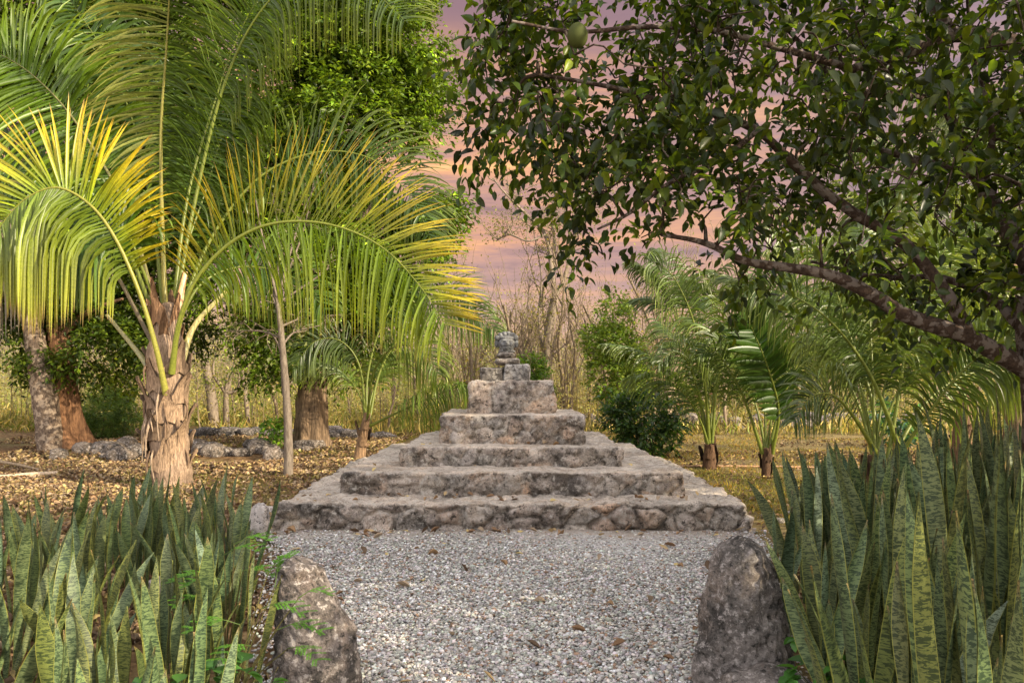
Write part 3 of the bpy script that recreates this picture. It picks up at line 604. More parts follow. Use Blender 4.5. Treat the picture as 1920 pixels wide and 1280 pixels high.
    fr(PP([(318, 620, 11.5), (345, 480, 11.9), (385, 360, 12.2), (420, 250, 12.4), (470, 180, 12.4)]), 1.25, N=np.array([0, -1, .3]), kA=1.3, kB=.9, n=90, wid=.032, cA=((.05, .10, .012), (.14, .19, .015)), rr=.026, ang=(38, 12), t0=.3)
    fr(PP([(305, 610, 11.0), (265, 500, 10.7), (230, 430, 10.6), (165, 440, 10.5), (110, 520, 10.5)]), 1.15, N=np.array([0, -1, .3]), kA=1.0, kB=2.4, n=70, wid=.045, cA=((.05, .11, .012), (.13, .19, .015)), rr=.026, ang=(38, 12), t0=.35)
    fr(PP([(308, 600, 11.5), (285, 400, 12.2), (250, 230, 12.6), (190, 90, 12.8), (110, -30, 12.8)]), 1.3, N=np.array([0, -1, .2]), kA=.8, kB=1.2, n=90, wid=.045, cA=((.05, .10, .02), (.09, .14, .03)), rr=.026, ang=(38, 8), t0=.25)
    fr(PP([(325, 620, 11.4), (380, 530, 11.9), (460, 500, 12.3), (550, 520, 12.5), (610, 580, 12.6)]), 1.0, N=np.array([0, -1, .3]), kA=2.2, kB=.7, n=70, wid=.04, cA=((.06, .12, .015), (.16, .22, .02)), rr=.024, ang=(38, 12), t0=.3)
    # cut petioles and fibre
    for nm, pts, rr_, cc in (('petiole', [(285, 700, 11.1), (258, 660, 11.2), (200, 590, 11.3)], .032, (.55, .52, .32)), ('petiole', [(340, 680, 11.1), (365, 610, 11.3), (425, 545, 11.4)], .036, (.75, .68, .35)), ('petiole', [(330, 640, 11.2), (338, 560, 11.3), (348, 510, 11.4)], .045, (1., .7, .45))):
        mb = MB(); mb.tube(catmull(PP(pts), 14), np.linspace(rr_ * 1.5, rr_ * .7, 14), cc, 8); mb.build(nm, M['palm'], p)
    # a dead frond hanging at the left
    fr(PP([(285, 640, 11.3), (190, 470, 11.5), (100, 400, 11.6), (30, 420, 11.6), (-10, 520, 11.6), (-25, 640, 11.6)]), 1.2, N=np.array([0, -1, .2]), kA=3, kB=3, n=50, wid=.03, cA=((.30, .24, .17), (.42, .36, .28)), rr=.025, rc=(.3, .24, .17), t0=.4, name='dead_frond')
main_palm()

def palm(name, label, base, crown_z, lean, r, fr_list, cA, wid=.035, Lf=.8, trunkc=(.8, .7, .6), nb=5, n=64, group=None, tg=None, bootsize=.22):
    bx, by = base; b = (bx, by, g1(bx, by)); p = thing(name, label, 'palm tree', b, group)
    top = np.array([bx + lean[0], by + lean[1], crown_z]); tr = MB(); t = catmull([np.array(b) - [0, 0, .1], np.array(b) * .6 + top * .4 - [lean[0] * .15, 0, 0], top], 16)
    tr.tube(t, np.interp(np.linspace(0, 1, 16), [0, .25, 1], [r * 1.25, r, r * .62]), trunkc, 14, True, .3, 5); tr.build('trunk', M['bark_palm'], p)
    boots(p, (bx + lean[0] * .5, by + lean[1] * .5), r * .9, b[2] + .05, crown_z * .8, nb, int(abs(bx) * 10), trunkc, bootsize)
    for f in fr_list:
        if isinstance(f, dict):
            f = dict(f); pts = f.pop('pts'); frond(p, PP(pts), f.pop('L', Lf), cA=f.pop('c', cA), wid=f.pop('w', wid * .75), n=f.pop('n', n), **f)
        else:
            az, e0, L, drop = f[:4]; pts, S0 = gen_path(top, R(az), R(e0), L, R(drop), r0=.02); S0 = unit(S0 + np.array([0, 0, rng.uniform(-.35, .35)]))
            frond(p, pts, Lf * (f[4] if len(f) > 4 else 1), S0=S0, kA=rng.uniform(.7, 1.3), kB=rng.uniform(.7, 1.3), n=int(n * .95), wid=wid * .82, cA=cA, rr=.016, t0=.28, louv=.7, gap=.06)
    return p
G1 = ((.075, .125, .03), (.17, .21, .04)); G2 = ((.10, .16, .03), (.24, .27, .04)); G3 = ((.07, .11, .035), (.13, .17, .055))
nv = np.array([0, -1, .25])
palm('young_palm', 'young palm leaning right beside the left flank of the monument', (-2.68, 14.0), .85, (.14, 0), .10,
     [dict(pts=[(690, 800, 14), (735, 778, 13.8), (790, 752, 13.5), (835, 735, 13.3), (880, 728, 13.0)], N=nv, L=.75, kA=2.6, kB=1.6, c=((.10, .17, .03), (.20, .27, .03)), t0=.3),
      dict(pts=[(690, 800, 14), (715, 690, 14.3), (770, 610, 14.5), (840, 578, 14.5), (895, 590, 14.5), (935, 628, 14.5)], N=nv, L=.8, kA=2.2, kB=.9, c=((.10, .17, .05), (.20, .27, .04)), t0=.3),
      dict(pts=[(688, 795, 14), (690, 700, 14.2), (720, 600, 14.4), (775, 540, 14.5), (850, 545, 14.5), (900, 590, 14.4)], N=nv, L=.9, kA=2.0, kB=.5, c=((.07, .12, .03), (.14, .19, .04)), t0=.3),
      dict(pts=[(685, 795, 14), (675, 690, 14), (640, 640, 13.9), (590, 640, 13.8), (550, 690, 13.7)], N=nv, L=.75, kA=.9, kB=2, c=G3, t0=.3),
      dict(pts=[(688, 795, 14), (700, 700, 13.6), (740, 650, 13.3), (790, 655, 13.1), (820, 700, 13)], N=nv, L=.9, kA=2.4, kB=1, c=G2, t0=.3),
      (70, 70, 1.9, 80), (150, 66, 1.9, 90)], G2, .032, .8, (.75, .6, .45), 6)
palm('young_palm', 'small palm with bulbous brown base, first palm right of the dark shrub', (3.17, 12.8), .40, (.0, 0), .12,
     [dict(pts=[(1330, 830, 12.8), (1322, 720, 12.7), (1305, 620, 12.5), (1280, 550, 12.4), (1250, 505, 12.3), (1215, 490, 12.3)], N=nv, L=.8, kA=1., kB=1.9, c=G1, t0=.25),
      dict(pts=[(1335, 830, 12.8), (1345, 720, 12.8), (1370, 630, 12.8), (1410, 570, 12.8), (1470, 550, 12.8)], N=nv, L=.75, kA=1.6, kB=.8, c=G1, t0=.25),
      dict(pts=[(1325, 830, 12.8), (1310, 740, 12.8), (1290, 680, 12.6), (1262, 660, 12.4), (1235, 680, 12.3)], N=nv, L=.6, kA=.9, kB=1.6, c=G3, t0=.25),
      (80, 84, 2.8, 45), (115, 80, 2.7, 60), (20, 74, 2.3, 80), (165, 76, 2.5, 75), (210, 70, 2.1, 85), (60, 80, 2.6, 60)], G1, .03, .7, (.30, .22, .17), 4)
palm('young_palm', 'slim young palm with a broad undivided fan leaf beside the bulbous based palm', (3.70, 11.6), .45, (.0, 0), .07,
     [dict(pts=[(1448, 850, 11.6), (1460, 770, 11.4), (1440, 690, 11.2), (1412, 620, 11.1), (1400, 590, 11.0)], N=np.array([.15, -1, .0]), L=.55, kA=.1, kB=.1, n=60, w=.075, c=((.035, .08, .01), (.05, .10, .012)), t0=.2, ang=(40, 20), louv=.05),
      dict(pts=[(1430, 850, 11.6), (1400, 760, 11.5), (1372, 700, 11.4), (1340, 660, 11.3), (1310, 665, 11.2)], N=nv, L=.6, kA=.9, kB=1.6, c=G1, t0=.25),
      dict(pts=[(1440, 850, 11.6), (1470, 740, 11.6), (1510, 660, 11.6), (1560, 620, 11.6), (1620, 625, 11.6)], N=nv, L=.7, kA=1.6, kB=.8, c=G1, t0=.25),
      (80, 84, 2.7, 45), (130, 80, 2.5, 60), (40, 76, 2.3, 70)], G1, .03, .65, (.30, .22, .17), 3)
palm('coconut_palm', 'largest right palm with yellow green petioles rising behind the right snake plants', (4.05, 9.0), .60, (.05, 0), .11,
     [dict(pts=[(1690, 850, 9), (1640, 720, 8.9), (1590, 640, 8.8), (1530, 580, 8.6), (1460, 545, 8.5), (1390, 545, 8.4)], N=nv, L=.8, kA=.8, kB=1.4, c=G1, t0=.22, n=84),
      dict(pts=[(1650, 860, 9), (1632, 740, 9.2), (1590, 620, 9.3), (1560, 530, 9.3), (1500, 450, 9.3), (1430, 420, 9.2)], N=nv, L=.8, kA=.8, kB=1.4, c=G1, t0=.22, n=84),
      dict(pts=[(1665, 860, 9), (1685, 740, 9.1), (1705, 620, 9.2), (1740, 520, 9.3), (1800, 440, 9.3), (1880, 410, 9.3)], N=nv, L=.85, kA=1.5, kB=.6, c=G2, t0=.22, n=84),
      dict(pts=[(1670, 880, 8.9), (1730, 790, 8.7), (1800, 700, 8.5), (1880, 640, 8.3), (1970, 620, 8.1)], N=nv, L=.8, kA=1.6, kB=.7, c=G1, t0=.2, n=84),
      dict(pts=[(1670, 860, 9), (1740, 750, 9.3), (1820, 700, 9.5), (1900, 700, 9.6), (1980, 740, 9.7)], N=nv, L=.75, kA=1.6, kB=.7, c=G2, t0=.25, n=70),
      dict(pts=[(1650, 860, 8.9), (1600, 780, 8.6), (1560, 740, 8.4), (1520, 745, 8.3), (1490, 790, 8.2)], N=nv, L=.55, kA=.8, kB=1.6, c=G3, t0=.25, n=56),
      (75, 86, 3.0, 40), (110, 80, 2.9, 60), (45, 76, 2.8, 75), (150, 78, 2.9, 65), (20, 72, 2.7, 80), (90, 66, 2.9, 85)], G1, .034, .75, (.30, .22, .17), 5)
palm('coconut_palm', 'tall palm far behind whose leaning grey trunk rises over the dark shrub', (3.85, 20.0), 2.6, (.35, 0), .16,
     [(100, 80, 3.0, 60), (165, 80, 2.3, 60), (10, 60, 2.8, 85), (60, 70, 3, 80), (275, 66, 2.4, 100), (300, 50, 2.6, 100), (125, 62, 2.4, 100), (200, 82, 2.2, 70), (340, 72, 3., 70)], G3, .04, .85, (.95, .9, .85), 3)
palm('coconut_palm', 'broad palm behind the citrus limbs with fronds fanning to the right edge', (7.6, 13.5), 1.3, (.1, 0), .16,
     [(95, 84, 4.0, 50), (130, 74, 4.2, 65), (175, 66, 4.2, 70), (200, 56, 3.8, 80), (10, 60, 3.8, 85), (60, 70, 3.8, 70), (250, 70, 3.6, 80), (290, 66, 3.4, 85), (160, 80, 4.2, 45), (225, 60, 3.2, 90)], G2, .045, 1.15, (.5, .38, .3), 4, n=76)
palm('coconut_palm', 'tallest palm at the upper right showing blue green fronds through the citrus leaves', (9.2, 14.5), 4.2, (-.2, 0), .2,
     [(100, 80, 4.2, 60), (150, 60, 4.2, 80), (185, 50, 4.2, 80), (200, 30, 3.8, 80), (30, 60, 3.8, 85), (230, 60, 3.8, 80), (275, 60, 3.6, 85), (170, 76, 4.2, 55), (120, 40, 3.8, 80)], G3, .045, 1.15, (.5, .42, .36), 3, n=76)

# ------------------------------------------------------------------ broadleaf trees
def limb(mb, pts, r0, r1, n=18, k=8, c=(1, 1, 1), rough=.2, seed=0): C = catmull(pts, n); mb.tube(C, np.linspace(r0, r1, n), c, k, True, rough, seed); return C
def sprays(mb, cen, out, n, ln, leaf, wid, base, v=.3, y=.3, hang=.5, T=LEAF5, jitter=.25, stem=None):
    """each spray: leaves in two ranks along a short arching twig"""
    N = len(cen); X = unit(out + rng.normal(0, .35, (N, 3))); sd = unit(np.cross(X, Zu + rng.normal(0, .4, (N, 3)))); tones = np.exp(rng.normal(0, v * .8, N))
    u = (np.arange(n) + .6) / n; O = cen[:, None] + X[:, None] * (u * ln)[None, :, None] - Zu * (u ** 2 * ln * hang)[None, :, None] + rng.normal(0, jitter * ln * .35, (N, n, 3))
    alt = np.where(np.arange(n) % 2 == 0, 1, -1)[None, :, None]
    D = unit(X[:, None] * .7 + sd[:, None] * alt * .9 - Zu * hang * .8 + rng.normal(0, .35, (N, n, 3)))
    C = hsvj(base, N * n, v * .6, y) * np.repeat(tones, n)[:, None]
    L = leaf * rng.uniform(.65, 1.2, N * n); scatter_leaves(mb, O.reshape(-1, 3), D.reshape(-1, 3), L, L * wid, C, T)
    if stem is not None:
        pick = np.arange(N)
        for i in pick[::1]: stem.tube(np.stack([cen[i], cen[i] + X[i] * ln * .5 - Zu * ln * hang * .25, cen[i] + X[i] * ln - Zu * ln * hang]), [.006, .004, .002], (.6, .6, .5), 3, False)
def crown(mb, lobes, dens, n, ln, leaf, wid, base, inner=.35, gate=-.12, **k):
    """lobes: (centre, radii); sprays in the outer shell, fewer inside, broken up by noise"""
    for c, r in lobes:
        c = np.array(c, float); r = np.broadcast_to(np.array(r, float), (3,)); N = int(dens * (r[0] * r[1] + r[1] * r[2] + r[0] * r[2]))
        d = rand_dirs(N); rho = 1 - inner * rng.random(N) ** 1.6; rho *= 1 + .22 * fbm(d * 2.2 + c, 3, 5); q = c + d * rho[:, None] * r
        keep = fbm(q * 1.25, 3, 9) > gate; q, d = q[keep], d[keep]; sprays(mb, q, d * np.array([1, 1, .6]), n, ln, leaf, wid, base, **k)
def lob(px, py, Y, rp, ry=None): c = P(px, py, Y); r = rp * Y / F; return (c, (r, ry or r * .9, r))

def mango():
    b = P(582, 848, 16.6); b[2] = g1(b[0], b[1]) - .05; t = thing('broadleaf_tree', 'tall dense evergreen tree with fluted brown trunk filling the sky left of the monument', 'tree', b)
    mb = MB(); X, Y = b[0], b[1]
    m, k = 30, 28; u = np.linspace(0, 1, m)[:, None]; a = np.linspace(0, 2 * np.pi, k, endpoint=False)[None]; z = b[2] + u * 3.2
    r = .26 + .15 * np.exp(-u * 9) + .03 * u; r = r * (1 + (.20 * np.exp(-u * 3) + .05) * np.sin(a * 6 + 1.2 * np.sin(u * 5)) + .06 * np.sin(a * 11 + u * 6))
    V = np.stack([X + r * np.cos(a) + .12 * u, Y + r * np.sin(a), z + 0 * a], -1); V += (.05 * fbm(V * 4, 3, 2))[..., None]
    i = np.arange(m - 1)[:, None] * k; j = np.arange(k)[None]; j2 = (j + 1) % k; mb.add(V, np.stack([i + j, i + j2, i + k + j2, i + k + j], -1).reshape(-1, 4), None, (1, .95, .85))
    top = np.array([X + .1, Y, b[2] + 2.9])
    for (px, py, yy, r0) in ((700, 380, 16, .16), (520, 300, 17, .17), (640, 100, 17, .18), (450, 500, 16, .12), (770, 480, 16, .09), (600, 550, 15.3, .1), (740, 220, 16.5, .12)):
        e = P(px, py, yy); limb(mb, [top, top * .6 + e * .4 + [0, 0, .3], e], r0, .03, 14, 8, seed=px)
    mb.build('trunk', M['bark'], t)
    f = MB(); lo = [lob(700, 60, 16.6, 150), lob(770, 190, 16.4, 75), lob(680, 250, 16.3, 150), lob(760, 370, 16.3, 95), lob(640, 420, 16.2, 150), lob(745, 480, 16.4, 70), lob(560, 120, 16.8, 180), lob(520, 320, 16.8, 170), lob(460, 500, 16.8, 120), lob(790, 60, 16.5, 55),
                    lob(560, 600, 16.2, 95), lob(500, 650, 15.9, 55), lob(650, 640, 16.3, 70), lob(450, 610, 16.2, 60), lob(680, 560, 16.2, 80), lob(780, 300, 16.2, 50), lob(800, 410, 16.3, 45), lob(620, -120, 16.6, 200), lob(440, -60, 17, 180)]
    crown(f, lo, 330, 13, .48, .13, .42, (.075, .135, .014), v=.55, y=.4, hang=.3, inner=.55, gate=.0); f.build('crown', M['leaf'], t)
mango()
def twin():
    b = P(135, 843, 16.4); b[2] = g1(b[0], b[1]) - .05; t = thing('broadleaf_tree', 'dark crowned tree with flaring orange brown trunk beside the speckled leaning trunk', 'tree', b)
    mb = MB(); X, Y = b[0], b[1]; m, k = 34, 30; u = np.linspace(0, 1, m)[:, None]; a = np.linspace(0, 2 * np.pi, k, endpoint=False)[None]
    r = .20 + .20 * np.exp(-u * 4.5); r = r * (1 + (.28 * np.exp(-u * 2.5) + .06) * np.sin(a * 4 + .7 + 1. * u) + .08 * np.sin(a * 9 + u * 8))
    V = np.stack([X + r * np.cos(a) * 1.15 - .28 * u ** .8 * 1.1, Y + r * np.sin(a), b[2] + u * 2.5 + 0 * a], -1)
    i = np.arange(m - 1)[:, None] * k; j = np.arange(k)[None]; j2 = (j + 1) % k; mb.add(V, np.stack([i + j, i + j2, i + k + j2, i + k + j], -1).reshape(-1, 4), None, (1.05, .95, .85))
    top = np.array([X - .28, Y, b[2] + 2.3]); fk = P(118, 730, 16.4)
    for (px, py, yy, r0, st) in ((40, 350, 16, .14, top), (180, 300, 17, .16, top), (130, 650, 16.2, .10, fk), (230, 560, 16, .1, top), (0, 150, 17, .12, top)):
        e = P(px, py, yy); limb(mb, [st, st * .6 + e * .4 + [.05, 0, .2], e], r0, .03, 14, 8, seed=px)
    mb.build('trunk', M['bark_orange'], t)
    f = MB(); lo = [lob(60, 600, 16.4, 95), lob(170, 620, 16.4, 85), lob(200, 560, 17.0, 120), lob(80, 480, 17.2, 160), lob(240, 420, 17.6, 140), lob(20, 260, 17.4, 190), lob(190, 180, 17.8, 190), lob(340, 260, 18.2, 160), lob(80, 20, 17.6, 190), lob(290, 20, 18, 190), lob(330, 560, 17.5, 90), lob(-60, 480, 17, 150), lob(0, 650, 16.2, 60), lob(250, 650, 16.2, 50)]
    crown(f, lo, 250, 14, .45, .125, .42, (.055, .10, .015), v=.5, y=.5, hang=.35, inner=.5, gate=-.06); f.build('crown', M['leaf'], t)
    b = P(98, 848, 16.0); b[2] = g1(b[0], b[1]) - .1; t = thing('leaning_tree', 'pale speckled trunk leaning left in front of the orange brown trunk', 'tree', b)
    mb = MB(); limb(mb, [b, P(92, 790, 16), P(80, 720, 16), P(66, 640, 16), P(50, 560, 16.1), P(20, 430, 16.2)], .27, .15, 30, 18, (1, 1, 1), .3, 8); mb.build('trunk', M['bark_speck'], t)
    f = MB(); crown(f, [lob(0, 420, 15.8, 110), lob(50, 330, 16, 100), lob(-60, 560, 15.8, 90)], 200, 12, .4, .11, .42, (.05, .10, .014), v=.4, y=.3, hang=.3); f.build('crown', M['leaf'], t)
twin()
def sapling_left():
    b = P(540, 890, 12.1); b[2] = 0; t = thing('slender_tree', 'slender grey trunk standing alone between the big palm and the fluted tree', 'tree', b)
    mb = MB(); C = limb(mb, [b - [0, 0, .05], P(541, 840, 12.1), P(538, 760, 12.1), P(532, 680, 12.1), P(526, 610, 12.1), P(520, 560, 12.3)], .078, .035, 30, 10, (.8, .8, .8), .2, 2)
    f = MB(); tips = []
    for i, (s, tgt) in enumerate([(18, (470, 600)), (20, (600, 610)), (21, (430, 620)), (23, (640, 590)), (24, (470, 520)), (27, (560, 480)), (28, (620, 500)), (28, (480, 420)), (29, (590, 330)), (29, (640, 250)), (29, (500, 320)), (29, (470, 250))]):
        e = P(tgt[0], tgt[1], 12.6 + rng.uniform(-.3, .5)); D = limb(mb, [C[s], (C[s] + e) / 2 + [.1 * (-1) ** i, 0, .05], e], .022, .006, 10, 5, (.8, .8, .8), seed=i)
        for q in range(8):
            a = D[rng.integers(3, 10)]; g = a + rand_dirs(1)[0] * .42 * [1, .6, .8]; h = (a + g) / 2 + rand_dirs(1)[0] * .1; mb.tube(catmull([a, h, g], 6), np.linspace(.007, .0025, 6), (1.1, 1.05, 1.), 4, False); tips.append(g); tips.append(h)
    mb.build('trunk', M['bark_thin'], t); tips = np.array(tips)
    sprays(f, tips, rand_dirs(len(tips)), 4, .16, .085, .62, (.16, .20, .09), v=.3, y=.2, hang=.3); f.build('crown', M['leaf'], t)
sapling_left()

# ------------------------------------------------------------------ citrus tree, foreground right
def citrus():
    b = np.array([2.86, 4.05, -.05]); t = thing('citrus_tree', 'dark leaved citrus tree spreading over the right with lichen spotted limbs', 'tree', (2.86, 4.05, 0))
    mb = MB(); sk = []
    def L_(pts, r0, r1, n=26, k=10): C = limb(mb, pts, r0, r1, n, k, (.75, .72, .7), .22, len(sk)); sk.append((C, np.linspace(r0, r1, n))); return C
    crotch = P(1942, 702, 4.05)
    L_([b, (2.80, 4.05, .5), (2.70, 4.05, 1.1), crotch, P(1930, 560, 4.1), P(1945, 440, 4.2)], .092, .06, 30, 14)
    L_([crotch, P(1860, 655, 4.0), P(1800, 625, 3.95), P(1700, 592, 3.9), P(1640, 555, 3.85), P(1560, 517, 3.8), P(1480, 502, 3.75), P(1400, 490, 3.7), P(1320, 455, 3.65), P(1240, 440, 3.6)], .050, .009, 44, 12)
    L_([P(1815, 632, 3.95), P(1790, 575, 3.95), P(1745, 510, 4.0), P(1690, 452, 4.05), P(1610, 405, 4.1), P(1540, 355, 4.1), P(1470, 290, 4.05), P(1420, 245, 4.), P(1340, 215, 3.9), P(1270, 200, 3.8), P(1180, 172, 3.7), P(1100, 155, 3.6), P(1010, 140, 3.5)], .038, .007, 50, 10)
    L_([P(1935, 500, 4.1), P(1880, 410, 4.3), P(1840, 345, 4.4), P(1800, 262, 4.5), P(1770, 200, 4.5), P(1690, 178, 4.5), P(1600, 170, 4.4), P(1540, 120, 4.3), P(1480, 60, 4.2)], .052, .01, 36, 10)
    L_([P(1945, 440, 4.2), P(1970, 250, 4.2), P(1950, 120, 4.1), P(1880, 78, 4.0), P(1780, 66, 3.9), P(1700, 100, 3.8), P(1600, 130, 3.7)], .07, .02, 36, 10)
    L_([P(1780, 66, 3.9), P(1745, 0, 3.9), P(1700, -90, 3.9), P(1600, -180, 3.8)], .04, .012, 20, 8)
    L_([P(1910, 610, 4.1), P(1860, 560, 4.3), P(1760, 520, 4.6), P(1650, 520, 4.8), P(1520, 490, 5.0)], .03, .008, 24, 8)
    L_([P(1840, 345, 4.4), P(1860, 270, 4.3), P(1850, 190, 4.2), P(1830, 120, 4.2)], .022, .008, 16, 7)
    L_([P(1830, 330, 4.4), P(1720, 300, 4.6), P(1620, 280, 4.7), P(1500, 300, 4.8), P(1400, 340, 4.8), P(1300, 330, 4.7)], .026, .006, 26, 7)
    L_([P(1600, 130, 3.7), P(1480, 95, 3.6), P(1350, 60, 3.5), P(1220, 50, 3.4), P(1080, 60, 3.4), P(960, 40, 3.3)], .018, .006, 26, 7)
    L_([P(1420, 245, 4.), P(1350, 300, 3.9), P(1260, 340, 3.8), P(1180, 400, 3.7), P(1120, 430, 3.7)], .016, .005, 20, 6)
    # limbs reaching back over the camera side and off to the right (outside the frame): they shade the beds
    for e in ((4.2, 3.0, 3.2), (4.8, 4.6, 3.3), (3.9, 5.6, 3.2), (3.0, 2.0, 3.3), (2.2, 1.2, 3.4), (5.4, 3.4, 3.0), (3.4, 3.6, 4.4), (4.6, 1.8, 3.1), (1.6, 2.4, 3.7), (5.2, 5.8, 2.9)):
        e = np.array(e, float); L_([crotch, crotch * .55 + e * .45 + [0, 0, .35], e], .05, .012, 18, 8)
    allC = np.vstack([c for c, _ in sk]);
    poly = [(905, 0), (890, 50), (850, 130), (870, 165), (905, 180), (920, 230), (905, 285), (950, 300), (985, 330), (1010, 350), (1050, 330), (1090, 330), (1060, 380), (1080, 420), (1100, 455), (1180, 460), (1270, 470), (1350, 500), (1420, 530), (1440, 545), (1500, 500), (1590, 545), (1640, 560), (1720, 500), (1760, 560), (1820, 600), (1900, 600), (2150, 640), (2150, -260), (930, -260)]
    px = np.array(poly, float)
    def inside(x, y):
        r = np.zeros(len(x), bool); j = len(px) - 1
        for i in range(len(px)):
            c = ((px[i, 1] > y) != (px[j, 1] > y)) & (x < (px[j, 0] - px[i, 0]) * (y - px[i, 1]) / (px[j, 1] - px[i, 1] + 1e-9) + px[i, 0]); r ^= c; j = i
        return r
    x = rng.uniform(860, 2150, 2500); y = rng.uniform(-250, 620, 2500); k = inside(x, y); x, y = x[k], y[k]
    pos = np.stack([(x - 960) * 3.9 / F, np.full(len(x), 3.9), CAMZ - (y - 705) * 3.9 / F], -1)
    dep = np.interp(x, [850, 1100, 1500, 1900], [.18, .5, .9, 1.1]); pos[:, 1] = 3.75 + rng.uniform(-1, 1.1, len(x)) * dep
    # thin out, so that holes of sky show: noise in space
    gate = fbm(pos * 2.3, 3, 21); kp = gate > np.interp(x, [850, 1300, 1900], [-.15, -.08, -.02]); kp |= np.interp(x, [850, 1000, 1100], [1, .5, 0]) > rng.random(len(x)); pos = pos[kp]
    # low right sprigs in front of palms thinner
    off = np.array([(4.3, 3.4, 3.0, 1.4, 1.5, .9), (3.8, 2.0, 3.1, 1.5, 1.1, .8), (5.2, 4.8, 2.8, 1.2, 1.4, 1.), (2.4, 1.6, 3.5, 1.3, .8, .5), (4.2, 5.9, 2.9, 1.1, 1., .8), (3.3, 3.8, 4.3, 1.5, 1.4, .6)]); ex = []
    for cx, cy, cz, rx, ry, rz in off: d = rand_dirs(120) * (rng.random((120, 1)) ** .4); ex.append(np.array([cx, cy, cz]) + d * np.array([rx, ry, rz]))
    ex = np.vstack(ex); ex = ex[~((ex[:, 0] < .64 * ex[:, 1] + .15) & (ex[:, 2] < 1.5 + .47 * ex[:, 1]) & (ex[:, 1] > 1.0))]
    cl = np.vstack([pos, ex]); f = MB(); cen = []; outd = []
    # keep the foremost limbs in view: no leaf clumps directly before them
    for C_, lim in ((sk[1][0], 20), (sk[2][0][:30], 16)):
        cx_ = 960 + C_[:, 0] * F / C_[:, 1]; cy_ = 705 - (C_[:, 2] - CAMZ) * F / C_[:, 1]; qx = 960 + cl[:, 0] * F / cl[:, 1]; qy = 705 - (cl[:, 2] - CAMZ) * F / cl[:, 1]
        dd = np.hypot(qx[:, None] - cx_[None], qy[:, None] + 12 - cy_[None]); jn = dd.argmin(1); cl = cl[~((dd.min(1) < lim + 22) & (cl[:, 1] < C_[jn, 1] + .12))]
    dist = np.array([np.linalg.norm(allC - q, axis=1).min() for q in cl]); cl = cl[np.argsort(dist)]; nodes = [tuple(p_) for p_ in allC]; nodes = np.vstack([allC, cl]); nA = len(allC)
    for i, q in enumerate(cl):
        d = np.linalg.norm(nodes[:nA + i] - q, axis=1); j = int(np.argmin(d)); a = nodes[j]
        if d[j] > .05:
            h = (a + q) / 2 + rng.normal(0, .12 * d[j], 3) + [0, 0, .02]; mb.tube(catmull([a, h, q], 6), np.linspace(.0045 + .006 * (j < nA), .003, 6), (.45, .42, .36), 4, False)
        o_ = unit((q - a) + rng.normal(0, .08, 3)); cen.append(q); outd.append(o_)
        if rng.random() < .75: q2 = q + rand_dirs(1)[0] * .10; cen.append(q2); outd.append(unit(o_ + rng.normal(0, .6, 3)))
    cen = np.array(cen); outd = np.array(outd)
    mb.build('trunk', M['bark_citrus'], t)
    sprays(f, cen, outd, 9, .19, .070, .47, (.021, .040, .009), v=.55, y=.8, hang=.7, T=LEAFG, jitter=.3)
    f.build('crown', M['glossy'], t)
    # fruit
    def fruit(px_, py_, Y, r, lab, tone=(.055, .065, .015)):
        mb = MB(); c = P(px_, py_, Y); V, Fc = ICO[3]; W = V * (1 + .05 * V[:, 2:3] ** 3) * np.array([.88, .88, 1.08]) * r; mb.add(W + c, None, Fc, np.array(tone) * (1 + .15 * fbm(V * 3, 3, 1))[:, None]); o = mb.build('fruit', M['citrus_skin'], t); return o
    m, tt, bb, oo = new_mat('citrus_rind'); a = attr_n(tt); tt.links.new(a.outputs[0], bb.inputs['Base Color']); bb.inputs['Roughness'].default_value = .7; bb.inputs['Specular IOR Level'].default_value = .15; n = noise_n(tt, 260, 2, .5, objc(tt)); bump_n(tt, n.outputs[0], .4, .002, bb); M['citrus_skin'] = m
    fruit(1083, 68, 3.15, .046, ''); fruit(1475, 45, 3.7, .036, '', (.09, .11, .03)); fruit(1745, 155, 4.1, .042, '', (.08, .10, .03)); fruit(1340, 270, 3.9, .032, '', (.08, .10, .02))
citrus()

def shade_tree():  # unseen tree, added to block the sun from monument and gravel
    b = (7.4, 4.6, 0); t = thing('broadleaf_tree', 'unseen spreading tree added beyond the right edge to shade the monument and the gravel', 'tree', b)
    mb = MB(); top = np.array([7.3, 4.6, 2.0]); limb(mb, [(7.4, 4.6, -.1), (7.35, 4.6, 1.), top], .16, .11)
    f = MB(); lo = []
    for c, r in (((6.4, 4.0, 3.3), (1.2, 1.5, .9)), ((7.2, 5.6, 3.4), (1.3, 1.4, 1.0)), ((6.6, 4.8, 4.3), (1.3, 1.6, .9)), ((6.9, 3.0, 4.2), (1.3, 1.5, .9)), ((6.6, 5.9, 2.9), (.9, .9, .8)), ((7.6, 4.6, 5.0), (1.2, 1.5, .8)), ((6.9, 1.9, 4.6), (1.3, 1.3, .9)), ((6.2, 1.5, 2.6), (1., 1.4, .8)), ((5.6, 3.0, 2.2), (.8, 1.2, .8)), ((6.2, -.2, 2.9), (1., 1.3, .9)), ((5.2, 1., 1.6), (.7, 1.3, .9))):
        limb(mb, [top, (top + np.array(c)) / 2 + [0, 0, .2], c], .07, .02, 12, 6); lo.append((np.array(c), r))
    mb.build('trunk', M['bark'], t); crown(f, lo, 80, 12, .4, .15, .5, (.05, .09, .014), inner=.8); f.build('crown', M['leaf'], t)
shade_tree()

